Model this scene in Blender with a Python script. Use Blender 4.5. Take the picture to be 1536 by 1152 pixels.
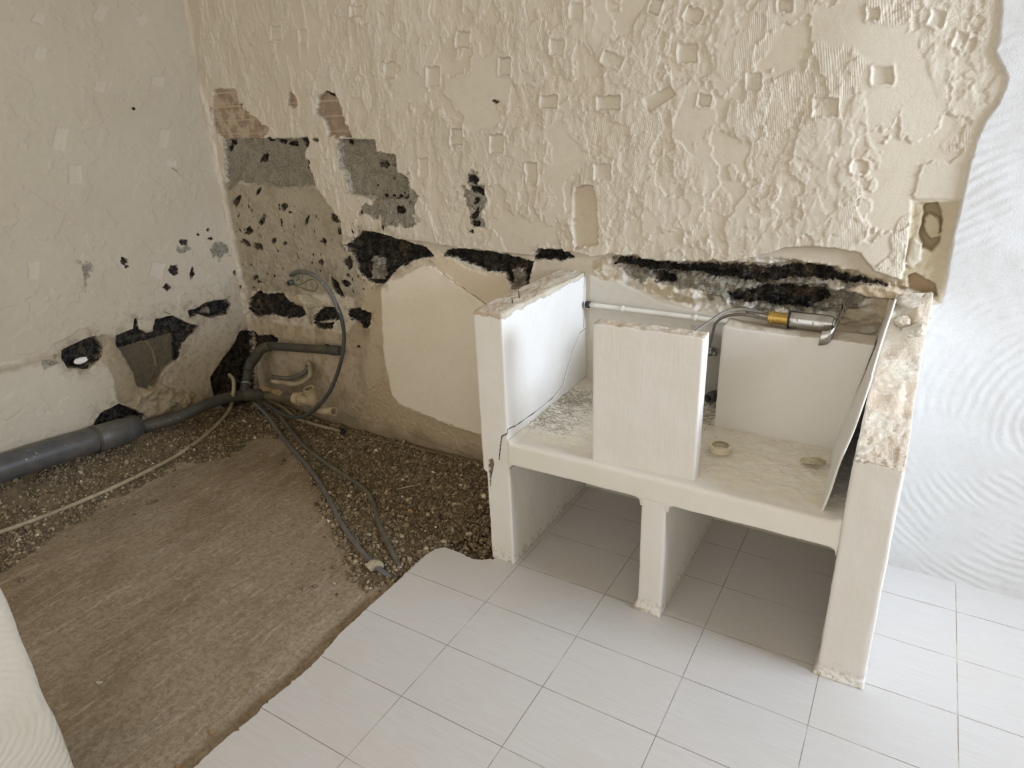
import bpy, bmesh, math, random
import numpy as np
from mathutils import Vector, Matrix
random.seed(7); rng = np.random.default_rng(7)
for o in list(bpy.data.objects): bpy.data.objects.remove(o)
C = bpy.context.scene.collection
scn = bpy.context.scene

# ------------------------------------------------------------------ camera
FPX = 1004.127
CAM = np.array([1.4014442, -1.70858494, 1.55296390])
YAW, PITCH, ROLL = -0.554152054, 0.393514324, -0.0443009260
fw = np.array([math.sin(YAW)*math.cos(PITCH), math.cos(YAW)*math.cos(PITCH), -math.sin(PITCH)])
_r = np.cross(fw, [0, 0, 1]); _r /= np.linalg.norm(_r); _u = np.cross(_r, fw)
rt = math.cos(ROLL)*_r + math.sin(ROLL)*_u
up = -math.sin(ROLL)*_r + math.cos(ROLL)*_u
cam = bpy.data.cameras.new('camera'); cam.sensor_width = 36; cam.lens = FPX/1536*36; cam.clip_start = .02
co = bpy.data.objects.new('camera', cam); C.objects.link(co)
M = Matrix([[rt[0], up[0], -fw[0], CAM[0]], [rt[1], up[1], -fw[1], CAM[1]], [rt[2], up[2], -fw[2], CAM[2]], [0, 0, 0, 1]])
co.matrix_world = M
scn.camera = co

# ------------------------------------------------------------------ light and exposure
scn.view_settings.view_transform = 'Standard'; scn.view_settings.look = 'None'
scn.view_settings.gamma = 1; scn.view_settings.use_curve_mapping = False
scn.view_settings.exposure = 0.12
w = bpy.data.worlds.new('world'); scn.world = w; w.use_nodes = True
bg = w.node_tree.nodes['Background']; bg.inputs[0].default_value = (1.0, .945, .865, 1); bg.inputs[1].default_value = 1.30
def area(name, loc, target, sx, sy, power, col, spread=180):
    l = bpy.data.lights.new(name, 'AREA'); l.shape = 'RECTANGLE'; l.size = sx; l.size_y = sy; l.energy = power; l.color = col
    l.spread = math.radians(spread)
    o = bpy.data.objects.new(name, l); C.objects.link(o); o.location = loc
    o.rotation_euler = (Vector(target)-Vector(loc)).to_track_quat('-Z', 'Z').to_euler(); return o
# daylight through the window of the right-hand wall
area('window_daylight', (3.36, .17, 1.60), (0, .13, .85), .60, .90, 38, (.71, .82, 1.0), 110)

def pray(x, y):
    return fw + (x-768)/FPX*rt - (y-576)/FPX*up
def on(ax, val, x, y):
    d = pray(x, y); t = (val-CAM[ax])/d[ax]; return CAM + t*d

XL, YW = -1.76, .612          # left wall plane, back wall plane
TA, TB = .34, .22436          # floor tile size

# ------------------------------------------------------------------ noise
def _hash(ix, iy, s):
    h = (ix.astype(np.int64)*374761393 + iy.astype(np.int64)*668265263 + s*1274126177) & 0xffffffff
    h = ((h ^ (h >> 13))*1274126177) & 0xffffffff
    h = (h ^ (h >> 16)) & 0xffffffff
    return h/4294967295.0
def perlin(x, y, s=0):
    ix = np.floor(x); iy = np.floor(y); fx = x-ix; fy = y-iy
    u = fx*fx*fx*(fx*(fx*6-15)+10); v = fy*fy*fy*(fy*(fy*6-15)+10)
    def g(a, b, dx, dy):
        t = _hash(a, b, s)*2*np.pi; return np.cos(t)*dx+np.sin(t)*dy
    a = g(ix, iy, fx, fy); b = g(ix+1, iy, fx-1, fy); c = g(ix, iy+1, fx, fy-1); d = g(ix+1, iy+1, fx-1, fy-1)
    return (a+(b-a)*u)*(1-v)+(c+(d-c)*u)*v
def fbm(x, y, f, oct=4, s=0, gain=.5):
    r = 0; a = 1; t = 0
    for k in range(oct):
        r = r+a*perlin(x*f+13.7*k, y*f-7.3*k, s+k*17); t += a; a *= gain; f *= 2.03
    return r/t*1.5
def sst(a, b, x):
    t = np.clip((x-a)/(b-a), 0, 1); return t*t*(3-2*t)
def sdpoly(P, X, Z, marg=.08):
    P = np.array(P, float); out = np.full(X.shape, 1.0)
    m = (X > P[:, 0].min()-marg) & (X < P[:, 0].max()+marg) & (Z > P[:, 1].min()-marg) & (Z < P[:, 1].max()+marg)
    if not m.any(): return out
    x = X[m]; z = Z[m]; d = np.full(x.shape, 9.0); ins = np.zeros(x.shape, bool)
    n = len(P)
    for i in range(n):
        a = P[i]; b = P[(i+1) % n]; e = b-a; L = e@e+1e-12
        t = np.clip(((x-a[0])*e[0]+(z-a[1])*e[1])/L, 0, 1)
        d = np.minimum(d, np.hypot(x-a[0]-t*e[0], z-a[1]-t*e[1]))
        c = (a[1] > z) != (b[1] > z)
        if abs(b[1]-a[1]) > 1e-12:
            ins ^= c & (x < (b[0]-a[0])*(z-a[1])/(b[1]-a[1])+a[0])
    out[m] = np.where(ins, -d, d); return out
def dpath(P, X, Z, marg=.05):
    P = np.array(P, float); out = np.full(X.shape, 1.0)
    for i in range(len(P)-1):
        a = P[i]; b = P[i+1]; lo = np.minimum(a, b)-marg; hi = np.maximum(a, b)+marg
        m = (X > lo[0]) & (X < hi[0]) & (Z > lo[1]) & (Z < hi[1])
        if not m.any(): continue
        x = X[m]; z = Z[m]; e = b-a; L = e@e+1e-12
        t = np.clip(((x-a[0])*e[0]+(z-a[1])*e[1])/L, 0, 1)
        out[m] = np.minimum(out[m], np.hypot(x-a[0]-t*e[0], z-a[1]-t*e[1]))
    return out
def jag(P, amp=.004, step=.012, seed=1):
    r = np.random.default_rng(seed); P = [np.array(p, float) for p in P]; out = []
    for i in range(len(P)):
        a = P[i]; b = P[(i+1) % len(P)]; n = max(1, int(np.linalg.norm(b-a)/step))
        for k in range(n): out.append(a+(b-a)*k/n+r.normal(0, amp, 2)*(k > 0))
    return out

# ------------------------------------------------------------------ object helpers
def tag(o, label=None, cat=None, group=None, kind=None):
    if label: o['label'] = label
    if cat: o['category'] = cat
    if group: o['group'] = group
    if kind: o['kind'] = kind
    return o
def empty(name, loc, label, cat, group=None):
    o = bpy.data.objects.new(name, None); C.objects.link(o); o.location = loc; o.empty_display_size = .05
    return tag(o, label, cat, group)
def link(name, me, mat, parent=None, smooth=True):
    if mat and not me.materials: me.materials.append(mat)
    if smooth: me.shade_smooth()
    o = bpy.data.objects.new(name, me); C.objects.link(o)
    if parent is not None:
        o.parent = parent; o.matrix_parent_inverse = Matrix.Translation(-Vector(parent.location)) if parent.type == 'EMPTY' else Matrix.Identity(4)
    return o
def npmesh(name, V, F, attrs=None, col=None):
    me = bpy.data.meshes.new(name); V = np.asarray(V, np.float32); F = np.asarray(F, np.int32); k = F.shape[1]
    me.vertices.add(len(V)); me.vertices.foreach_set('co', V.ravel())
    me.loops.add(F.size); me.loops.foreach_set('vertex_index', F.ravel())
    me.polygons.add(len(F)); me.polygons.foreach_set('loop_start', np.arange(0, F.size, k, dtype=np.int32))
    me.polygons.foreach_set('loop_total', np.full(len(F), k, np.int32))
    me.update(calc_edges=True); me.validate()
    for n, a in (attrs or {}).items():
        at = me.attributes.new(n, 'FLOAT', 'POINT'); at.data.foreach_set('value', np.asarray(a, np.float32).ravel())
    if col is not None:
        at = me.attributes.new('tone', 'FLOAT_COLOR', 'POINT')
        c4 = np.ones((len(V), 4), np.float32); c4[:, :3] = np.asarray(col).reshape(-1, 3); at.data.foreach_set('color', c4.ravel())
    return me
def sweep(path, rad, nseg=14, cap=True, sm=8, ovals=None):
    """tube along a smoothed 3-D path, radius constant or one per control point"""
    P = [np.array(p, float) for p in path]
    if not hasattr(rad, '__len__'): rad = [rad]*len(P)
    pts = []; rr = []
    if sm > 1 and len(P) > 2:
        Q = [2*P[0]-P[1]]+P+[2*P[-1]-P[-2]]
        for i in range(1, len(Q)-2):
            for k in range(sm):
                t = k/sm; a, b, c, d = Q[i-1:i+3]
                pts.append(.5*((2*b)+(-a+c)*t+(2*a-5*b+4*c-d)*t*t+(-a+3*b-3*c+d)*t**3)); rr.append(rad[i-1]*(1-t)+rad[i]*t)
        pts.append(P[-1]); rr.append(rad[-1])
    else: pts = P; rr = list(rad)
    V = []; F = []; nrm = None
    for i, p in enumerate(pts):
        t = pts[min(i+1, len(pts)-1)]-pts[max(i-1, 0)]; t = t/(np.linalg.norm(t)+1e-12)
        if nrm is None:
            nrm = np.cross(t, [0, 0, 1]) if abs(t[2]) < .9 else np.cross(t, [1, 0, 0])
        nrm = nrm-t*(nrm@t); nrm /= np.linalg.norm(nrm)+1e-12; bn = np.cross(t, nrm)
        for k in range(nseg):
            a = 2*math.pi*k/nseg; V.append(p+rr[i]*(math.cos(a)*nrm+math.sin(a)*bn))
    n = len(pts)
    for i in range(n-1):
        for k in range(nseg):
            F.append((i*nseg+k, i*nseg+(k+1) % nseg, (i+1)*nseg+(k+1) % nseg, (i+1)*nseg+k))
    me = bpy.data.meshes.new('tube'); faces = list(F)
    if cap: faces += [tuple(range(nseg))[::-1], tuple((n-1)*nseg+k for k in range(nseg))]
    me.from_pydata([tuple(v) for v in V], [], faces); me.update(); return me
def hollow(p0, p1, ro, ri, nseg=24, lip=0):
    """open-ended tube wall between two points"""
    p0 = np.array(p0, float); p1 = np.array(p1, float); t = p1-p0; L = np.linalg.norm(t); t /= L
    a = np.cross(t, [0, 0, 1]) if abs(t[2]) < .9 else np.cross(t, [1, 0, 0]); a /= np.linalg.norm(a); b = np.cross(t, a)
    prof = [(0, ri), (0, ro), (L-lip, ro), (L-lip, ro+lip*.35), (L, ro+lip*.35), (L, ri)] if lip else [(0, ri), (0, ro), (L*.5, ro), (L, ro), (L, ri), (L*.5, ri)]
    V = []; F = []; m = len(prof)
    for s, r in prof:
        for k in range(nseg):
            q = 2*math.pi*k/nseg; V.append(tuple(p0+t*s+r*(math.cos(q)*a+math.sin(q)*b)))
    for i in range(m):
        j = (i+1) % m
        for k in range(nseg): F.append((i*nseg+k, i*nseg+(k+1) % nseg, j*nseg+(k+1) % nseg, j*nseg+k))
    me = bpy.data.meshes.new('ring'); me.from_pydata(V, [], F); me.update()
    bm = bmesh.new(); bm.from_mesh(me); bmesh.ops.recalc_face_normals(bm, faces=bm.faces); bm.to_mesh(me); bm.free()
    return me
def setsharp(o, deg=35):
    me = o.data; bm = bmesh.new(); bm.from_mesh(me)
    for e in bm.edges:
        if len(e.link_faces) == 2 and e.calc_face_angle(0) > math.radians(deg): e.smooth = False
    bm.to_mesh(me); bm.free(); return o
def densebox(lo, hi, res, r, disp=None, post=None):
    """closed rounded box on a dense grid; returns V, N(out), F, flat coordinates"""
    lo = np.array(lo, float); hi = np.array(hi, float)
    L = [np.linspace(lo[a], hi[a], max(2, int(round((hi[a]-lo[a])/res))+1)) for a in range(3)]
    Vs = []; Fs = []; off = 0
    for ax in range(3):
        a, b = [(1, 2), (2, 0), (0, 1)][ax]
        for side in (0, 1):
            A, B = np.meshgrid(L[a], L[b], indexing='ij'); P = np.zeros(A.shape+(3,)); P[..., a] = A; P[..., b] = B; P[..., ax] = hi[ax] if side else lo[ax]
            na, nb = A.shape; I = np.arange(na*nb).reshape(na, nb)+off
            q = np.stack([I[:-1, :-1], I[1:, :-1], I[1:, 1:], I[:-1, 1:]], -1).reshape(-1, 4)
            if not side: q = q[:, ::-1]
            Vs.append(P.reshape(-1, 3)); Fs.append(q); off += na*nb
    V = np.concatenate(Vs); F = np.concatenate(Fs)
    key = np.round(V*1e5).astype(np.int64); _, idx, inv = np.unique(key, axis=0, return_index=True, return_inverse=True)
    V = V[idx]; F = inv.ravel()[F]
    c = np.clip(V, lo+r, hi-r); d = V-c; n = d/(np.linalg.norm(d, axis=1, keepdims=True)+1e-12); base = V.copy()
    V = c+n*r
    return V, n, F, base
def jit(ico=1, seed=0, sc=(1, 1, 1), rough=.25, r=1):
    """one irregular stone as vertex and face lists"""
    bm = bmesh.new(); bmesh.ops.create_icosphere(bm, subdivisions=ico, radius=1)
    V = np.array([v.co[:] for v in bm.verts]); F = [[v.index for v in f.verts] for f in bm.faces]; bm.free()
    rr = np.random.default_rng(seed)
    for k in range(5):                       # planar cuts give broken facets
        d = rr.normal(size=3); d /= np.linalg.norm(d); h = rr.uniform(.45, .8); s = V@d; V = V-np.outer(np.maximum(s-h, 0)*.9, d)
    V = V*(1+rr.normal(0, rough*.25, (len(V), 1)))*np.array(sc)*r
    return V, F

# ------------------------------------------------------------------ materials
def lin(c): return tuple(((x/255)/12.92 if x/255 <= .04045 else ((x/255+.055)/1.055)**2.4) for x in c)
class NT:
    def __init__(s, name, rough=.8, spec=.3):
        s.m = bpy.data.materials.new(name); s.m.use_nodes = True; s.t = s.m.node_tree
        s.b = s.t.nodes['Principled BSDF']; s.b.inputs['Roughness'].default_value = rough; s.b.inputs['Specular IOR Level'].default_value = spec
        s.co = s.t.nodes.new('ShaderNodeTexCoord')
    def n(s, typ, **kw):
        x = s.t.nodes.new(typ)
        for k, v in kw.items():
            if k in x.inputs.keys(): s.set(x.inputs[k], v)
            else: setattr(x, k, v)
        return x
    def set(s, inp, v):
        if isinstance(v, bpy.types.NodeSocket): s.t.links.new(v, inp)
        elif isinstance(v, tuple) and len(v) == 3 and inp.type == 'RGBA': inp.default_value = v+(1,)
        else: inp.default_value = v
    def mapped(s, sc=(1, 1, 1), rot=(0, 0, 0)):
        m = s.n('ShaderNodeMapping'); s.t.links.new(s.co.outputs['Object'], m.inputs[0]); m.inputs['Scale'].default_value = sc; m.inputs['Rotation'].default_value = rot
        return m.outputs[0]
    def noise(s, scale, detail=4, rough=.55, dist=0, sc=None, rot=(0, 0, 0)):
        x = s.n('ShaderNodeTexNoise', Scale=scale, Detail=detail, Roughness=rough, Distortion=dist)
        s.t.links.new(s.mapped(sc or (1, 1, 1), rot), x.inputs['Vector']); return x.outputs[0]
    def vor(s, scale, feature='F1', sc=None):
        x = s.n('ShaderNodeTexVoronoi', Scale=scale, feature=feature); s.t.links.new(s.mapped(sc or (1, 1, 1)), x.inputs['Vector']); return x
    def attr(s, n, col=False):
        x = s.n('ShaderNodeAttribute', attribute_name=n); return x.outputs['Color' if col else 'Fac']
    def math(s, op, a, b=0.0, c=0.0, clamp=False):
        x = s.n('ShaderNodeMath', operation=op); x.use_clamp = clamp
        for i, v in enumerate((a, b, c)): s.set(x.inputs[i], v)
        return x.outputs[0]
    def ramp(s, v, a, b, lo=0., hi=1.):
        x = s.n('ShaderNodeMapRange', interpolation_type='SMOOTHSTEP'); s.set(x.inputs[0], v)
        for i, q in zip((1, 2, 3, 4), (a, b, lo, hi)): x.inputs[i].default_value = q
        return x.outputs[0]
    def mix(s, f, a, b, mode='MIX'):
        x = s.n('ShaderNodeMix', data_type='RGBA', blend_type=mode); s.set(x.inputs[0], f); s.set(x.inputs[6], a); s.set(x.inputs[7], b); return x.outputs[2]
    def mask(s, at, nz, amp, soft, off=0.):
        """1 inside the outline whose signed distance is stored on the mesh, edge broken up by noise"""
        v = s.math('MULTIPLY_ADD', s.math('SUBTRACT', nz, .5), amp, s.attr(at)); return s.ramp(v, soft+off, -soft+off)
    def color(s, c): s.set(s.b.inputs['Base Color'], c)
    def bump(s, h, dist=.001, strength=1., prev=None):
        x = s.n('ShaderNodeBump', Distance=dist, Strength=strength); s.set(x.inputs['Height'], h)
        if prev is not None: s.set(x.inputs['Normal'], prev)
        return x.outputs[0]
    def normal(s, n): s.t.links.new(n, s.b.inputs['Normal'])

def wall_material(name):
    m = NT(name, .85, .2)
    n1 = m.noise(38, 6, .65); n2 = m.noise(140, 4, .7); n3 = m.noise(500, 3, .6); nb = m.noise(3, 4, .6)
    c = m.attr('tone', True)
    c = m.mix(m.ramp(nb, .3, .7, 0, .5), c, m.mix(1, c, (.90, .88, .85), 'MULTIPLY'))
    c = m.mix(m.ramp(n1, .45, .75, 0, .35), c, m.mix(1, c, (.86, .83, .78), 'MULTIPLY'))
    # open-textured grey block with dark pores and pale grains
    g = m.mix(m.ramp(n2, .38, .62), lin((92, 88, 76)), lin((178, 170, 150)))
    g = m.mix(m.ramp(n1, .42, .62, 0, .6), g, lin((178, 170, 152)))
    g = m.mix(m.ramp(n3, .36, .44, .8, 0), g, lin((52, 48, 42)))
    c = m.mix(m.math('MULTIPLY', m.mask('grey', n1, .055, .007), m.ramp(n2, .32, .5, .55, 1)), c, g)
    # old bitumen and mould, nearly black with pale crumbs; deep holes share this tone
    k = m.mix(m.ramp(m.math('MULTIPLY_ADD', n1, .5, m.math('MULTIPLY', n2, .5)), .44, .62), (.012, .011, .010), (.085, .078, .066))
    k = m.mix(m.math('MULTIPLY', m.ramp(n3, .56, .66, 0, .9), m.ramp(n1, .42, .60)), k, lin((135, 126, 108)))
    nk = m.math('MULTIPLY_ADD', n2, .5, m.math('MULTIPLY', n1, .5))
    k = m.mix(m.math('MULTIPLY', m.ramp(m.noise(11, 4, .6), .50, .66), m.ramp(n1, .36, .56)), k, m.mix(m.ramp(n2, .4, .6), lin((74, 64, 48)), lin((132, 116, 88))))
    c = m.mix(m.math('MULTIPLY', m.mask('black', nk, .045, .0025), m.ramp(n3, .30, .42, .8, 1)), c, k)
    c = m.mix(m.math('MULTIPLY', m.ramp(m.attr('crack'), .0034, .0018), .85), c, (.05, .043, .034))
    m.color(c)
    # surface relief: combed adhesive, stipple, fine grain
    wv = m.n('ShaderNodeTexWave', wave_type='BANDS', Scale=52., Distortion=22., Detail=3.)
    wv.inputs['Detail Scale'].default_value = .14
    m.t.links.new(m.mapped((1, 1, .35), (0, .5, 0)), wv.inputs['Vector'])
    comb = m.math('MULTIPLY', wv.outputs['Fac'], m.attr('comb'))
    st = m.math('MULTIPLY', m.noise(85, 3, .6), m.attr('stipple'))
    nn = m.bump(comb, .0006)
    nn = m.bump(st, .0048, 1, nn)
    rough = m.math('ADD', m.ramp(m.attr('grey'), .01, -.004, 0, 1), m.ramp(m.attr('black'), .004, -.004, 0, 1.5))
    nn = m.bump(m.math('MULTIPLY', n2, m.math('ADD', rough, .12)), .008, 1, nn)
    rg = m.n('ShaderNodeTexWave', wave_type='RINGS', rings_direction='Y', Scale=11., Distortion=7., Detail=3.)
    rg.inputs['Detail Scale'].default_value = .5
    mp = m.n('ShaderNodeMapping'); m.t.links.new(m.co.outputs['Object'], mp.inputs[0]); mp.inputs['Location'].default_value = (-1.9, 0, -.62)
    m.t.links.new(mp.outputs[0], rg.inputs['Vector'])
    nn = m.bump(m.math('MULTIPLY', m.math('MULTIPLY', rg.outputs['Fac'], m.attr('swirl')), m.ramp(m.noise(5, 2), .42, .62)), .0016, 1, nn)
    nn = m.bump(n3, .0012, .8, nn)
    m.normal(nn)
    return m.m
MAT = {}
MAT['wall'] = wall_material('hacked wall plaster')

def paint(name, col, streak=(1, 1, .12), dirt=0., bscale=.0008):
    m = NT(name, .62, .3)
    n1 = m.noise(130, 3, .6, sc=streak); n2 = m.noise(6, 5, .6); n3 = m.noise(60, 5, .7)
    c = m.mix(m.ramp(n2, .3, .75, 0, .5), lin(col), m.mix(1, lin(col), (.93, .91, .86), 'MULTIPLY'))
    # scuffs and grime near the floor
    geo = m.n('ShaderNodeSeparateXYZ'); m.t.links.new(m.co.outputs['Object'], geo.inputs[0])
    low = m.math('MULTIPLY', m.ramp(m.math('MULTIPLY_ADD', n3, .1, geo.outputs[2]), .05, .13, 1, 0), m.ramp(n3, .47, .66))
    c = m.mix(m.math('MULTIPLY', low, .8), c, lin((140, 122, 92)))
    # raw broken masonry where the skin is gone
    raw = m.ramp(m.math('MULTIPLY_ADD', n3, .5, m.attr('raw')), .70, .82)
    rc = m.mix(m.ramp(n2, .40, .62), lin((222, 212, 192)), lin((208, 190, 166)))
    rc = m.mix(m.ramp(m.noise(260, 3, .7), .33, .43, .6, 0), rc, lin((140, 126, 104)))
    rc = m.mix(m.ramp(n3, .52, .62, 0, .7), rc, lin((226, 218, 204)))
    c = m.mix(raw, c, rc)
    cr = m.ramp(m.attr('crack'), .0027, .0014)
    c = m.mix(cr, c, (.03, .025, .02))
    sl = m.ramp(m.math('MULTIPLY_ADD', m.math('SUBTRACT', n3, .5), .012, m.attr('slit')), .001, -.001)
    c = m.mix(sl, c, lin((130, 120, 103)))
    if dirt:
        d1 = m.noise(52, 6, .75, dist=.8, sc=(.6, 1.3, 1)); d2 = m.noise(150, 4, .75)
        top = m.attr('dirt')
        c = m.mix(m.math('MULTIPLY', m.ramp(d1, .40, .62), m.math('MULTIPLY', top, .85)), c, lin((224, 213, 188)))
        c = m.mix(m.math('MULTIPLY', m.ramp(m.math('MULTIPLY_ADD', m.attr('soot'), .15, m.math('MULTIPLY_ADD', d2, .5, m.math('MULTIPLY', d1, .5))), .60, .70), m.math('MULTIPLY', top, .75)), c, lin((122, 112, 92)))
        c = m.mix(m.math('MULTIPLY', m.ramp(d2, .655, .70), top), c, lin((60, 52, 42)))
    m.color(c)
    nn = m.bump(n1, bscale); nn = m.bump(m.math('MULTIPLY', m.noise(170, 5, .7), raw), .006, 1, nn); nn = m.bump(n2, .004, .5, nn)
    m.normal(nn); return m.m
MAT['paint'] = paint('rough white masonry paint', (227, 224, 218))
MAT['shelf'] = paint('dirty white shelf paint', (229, 225, 216), dirt=1.)

def simple(name, col, rough=.6, metal=0, spec=.4, var=.12, vs=14, bump=.0006, speck=None, dust=None):
    m = NT(name, rough, spec); m.b.inputs['Metallic'].default_value = metal
    n = m.noise(vs, 5, .65); c = m.mix(m.ramp(n, .3, .7, 0, 1), lin(col), tuple(x*(1-var*2) for x in lin(col)))
    if speck: c = m.mix(m.ramp(m.noise(55, 4, .75), .66, .69), c, lin(speck))
    if dust:
        c = m.mix(m.ramp(m.noise(9, 6, .7), .42, .68, 0, .75), c, lin(dust))
    m.color(c); m.normal(m.bump(m.noise(vs*14, 3, .6), bump)); return m.m
MAT['pvc'] = simple('dark grey drain plastic', (84, 84, 84), .42, speck=(200, 195, 185), dust=(104, 98, 88))
MAT['pvc_dark'] = simple('darker grey drain plastic', (74, 74, 68), .5, speck=(190, 184, 170), dust=(92, 84, 68))
MAT['pvc_beige'] = simple('beige drain plastic', (196, 180, 146), .45, dust=(160, 142, 110))
MAT['pvc_dirty'] = simple('mud stained drain plastic', (104, 96, 76), .55, speck=(190, 184, 170), dust=(134, 120, 92))
MAT['conduit'] = simple('dusty grey conduit', (100, 97, 86), .55, speck=(196, 190, 178), dust=(122, 112, 92))
MAT['conduit_blue'] = simple('worn blue grey conduit', (108, 109, 107), .5, speck=(196, 190, 178), dust=(122, 114, 98))
MAT['conduit_beige'] = simple('dusty beige conduit', (178, 164, 136), .55, dust=(136, 120, 94))
MAT['conduit_buried'] = simple('dirt covered conduit', (132, 112, 86), .8, dust=(96, 82, 62), bump=.002)
MAT['cable'] = simple('dark cable sheath', (74, 76, 74), .5, speck=(190, 186, 176))
MAT['chrome'] = simple('scuffed chrome', (205, 205, 203), .22, metal=1, var=.08, dust=(150, 148, 142))
MAT['brass'] = simple('worn brass', (205, 165, 84), .32, metal=.9, var=.15, dust=(190, 165, 100))
MAT['hose'] = simple('grey flexible hose', (128, 122, 112), .45, var=.15)
MAT['steel'] = simple('dull valve metal', (150, 152, 154), .35, metal=.8)
MAT['pipewhite'] = simple('painted white pipe', (232, 228, 218), .5, var=.05)
MAT['ring'] = simple('cream plastic', (226, 216, 186), .45, var=.08)
MAT['rust'] = simple('rusty nail iron', (84, 66, 52), .7, metal=.3)
MAT['rubber'] = simple('black rubber', (38, 38, 36), .6)
MAT['copper'] = simple('bare copper and green wire', (96, 98, 66), .5)
MAT['wire_yellow'] = simple('yellowish wire sheath', (150, 136, 84), .5)
MAT['scrap'] = simple('brown torn scrap', (160, 138, 104), .85, bump=.002)
MAT['mortar'] = simple('pale mortar lump', (214, 204, 184), .9, var=.15, vs=30, bump=.003)
MAT['mortar_yellow'] = simple('yellowish plaster lump', (208, 196, 164), .9, var=.15, vs=40, bump=.003)
MAT['stone_white'] = simple('dusty white plaster chunk', (206, 192, 166), .9, var=.15, vs=40, bump=.003)
MAT['stone_orange'] = simple('orange brown brick chip', (176, 142, 102), .9, var=.15, vs=40, bump=.003)
MAT['wood'] = simple('pale splinter', (186, 170, 138), .8)
MAT['room'] = simple('room wall paint', (225, 218, 204), .9, var=.04)

def stonemat():
    m = NT('crushed gravel', .92, .15); c = m.attr('tone', True); n = m.noise(90, 4, .7)
    c = m.mix(m.ramp(n, .35, .65), c, m.mix(1, c, (.66, .62, .55), 'MULTIPLY')); m.color(c); m.normal(m.bump(m.noise(420, 3), .0012)); return m.m
MAT['gravel'] = stonemat()

def groundmat():
    m = NT('sand screed and dirt', .95, .12)
    soil = m.attr('soil')
    big = m.noise(2.2, 5, .6, dist=.4); med = m.noise(9, 6, .68, sc=(1.8, .5, 1), rot=(0, 0, .12)); fine = m.noise(70, 5, .75); gr = m.noise(420, 2, .6)
    str_ = m.noise(15, 6, .72, dist=1.2, sc=(2.0, .32, 1), rot=(0, 0, .15))
    c = m.mix(m.ramp(big, .32, .68), lin((166, 149, 125)), lin((142, 124, 99)))
    c = m.mix(m.ramp(med, .4, .66, 0, .65), c, lin((170, 156, 135)))
    c = m.mix(m.ramp(str_, .52, .66, 0, .7), c, lin((188, 174, 152)))
    c = m.mix(m.ramp(fine, .35, .62, .5, 0), c, lin((100, 85, 64)))
    c = m.mix(m.ramp(gr, .58, .7, 0, .35), c, lin((190, 178, 158)))
    d = m.mix(m.ramp(m.noise(20, 5, .7), .35, .65), lin((122, 107, 83)), lin((96, 83, 64)))
    d = m.mix(m.ramp(fine, .5, .62, 0, .7), d, lin((134, 116, 86)))
    c = m.mix(m.ramp(m.math('MULTIPLY_ADD', m.math('SUBTRACT', fine, .5), .9, soil), .35, .65), c, d)
    m.color(c)
    nn = m.bump(str_, .004); nn = m.bump(fine, .0035, 1, nn); nn = m.bump(gr, .0012, 1, nn); m.normal(nn); return m.m
MAT['ground'] = groundmat()

def tilemat():
    m = NT('pale grey linear floor tile', .38, .4)
    s = m.n('ShaderNodeSeparateXYZ'); m.t.links.new(m.co.outputs['Object'], s.inputs[0])
    def line(sock, per):
        f = m.math('FRACT', m.math('DIVIDE', m.math('ADD', sock, per*40.5), per)); return m.math('MULTIPLY', m.math('ABSOLUTE', m.math('SUBTRACT', f, .5)), per)
    lx = line(s.outputs[0], TA); ly = line(s.outputs[1], TB); d = m.math('MINIMUM', lx, ly)
    g = m.ramp(d, .0013, .0008)
    ix = m.math('FLOOR', m.math('DIVIDE', s.outputs[0], TA)); iy = m.math('FLOOR', m.math('DIVIDE', s.outputs[1], TB))
    wn = m.n('ShaderNodeTexWhiteNoise', noise_dimensions='2D'); cb = m.n('ShaderNodeCombineXYZ'); m.set(cb.inputs[0], ix); m.set(cb.inputs[1], iy); m.t.links.new(cb.outputs[0], wn.inputs[0])
    st = m.noise(9, 5, .7, sc=(.8, 26, 1)); st2 = m.noise(22, 4, .7, sc=(.6, 24, 1)); big = m.noise(3, 5, .6)
    c = m.mix(m.ramp(st, .3, .7), lin((208, 205, 201)), lin((198, 194, 189)))
    c = m.mix(m.ramp(st2, .6, .75, 0, .6), c, lin((215, 212, 209)))
    c = m.mix(m.math('MULTIPLY', wn.outputs[0], .22), c, lin((200, 196, 190)))
    c = m.mix(m.ramp(big, .45, .75, 0, .35), c, lin((202, 192, 178)))
    c = m.mix(m.ramp(m.noise(60, 5, .8), .71, .745, 0, .7), c, lin((150, 136, 116)))
    gc = m.mix(m.ramp(m.noise(7, 4, .6), .45, .62), lin((150, 138, 122)), lin((196, 188, 176)))
    c = m.mix(g, c, gc); m.color(c)
    m.set(m.b.inputs['Roughness'], m.math('MULTIPLY_ADD', g, .5, m.ramp(big, .3, .7, .30, .48)))
    side = m.n('ShaderNodeNewGeometry')
    nn = m.bump(m.math('MULTIPLY', g, -1), .0012); nn = m.bump(st2, .0003, 1, nn); m.normal(nn); return m.m
MAT['tile'] = tilemat()

# ------------------------------------------------------------------ the two hacked walls
def pw(pts):   # photo outline measured on the back wall plane -> (x, z)
    return [tuple(on(1, YW, *p)[[0, 2]]) for p in pts]
def pl(pts):   # on the left wall plane -> (y, z)
    return [tuple(on(0, XL, *p)[[1, 2]]) for p in pts]
def ell(cx, cy, rx, ry, n=12, ang=0, seed=0):
    r = np.random.default_rng(seed); out = []
    for k in range(n):
        a = 2*math.pi*k/n; q = r.uniform(.68, 1.25); x = rx*math.cos(a)*q; y = ry*math.sin(a)*q
        out.append((cx+x*math.cos(ang)-y*math.sin(ang), cy+x*math.sin(ang)+y*math.cos(ang)))
    return out

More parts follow.
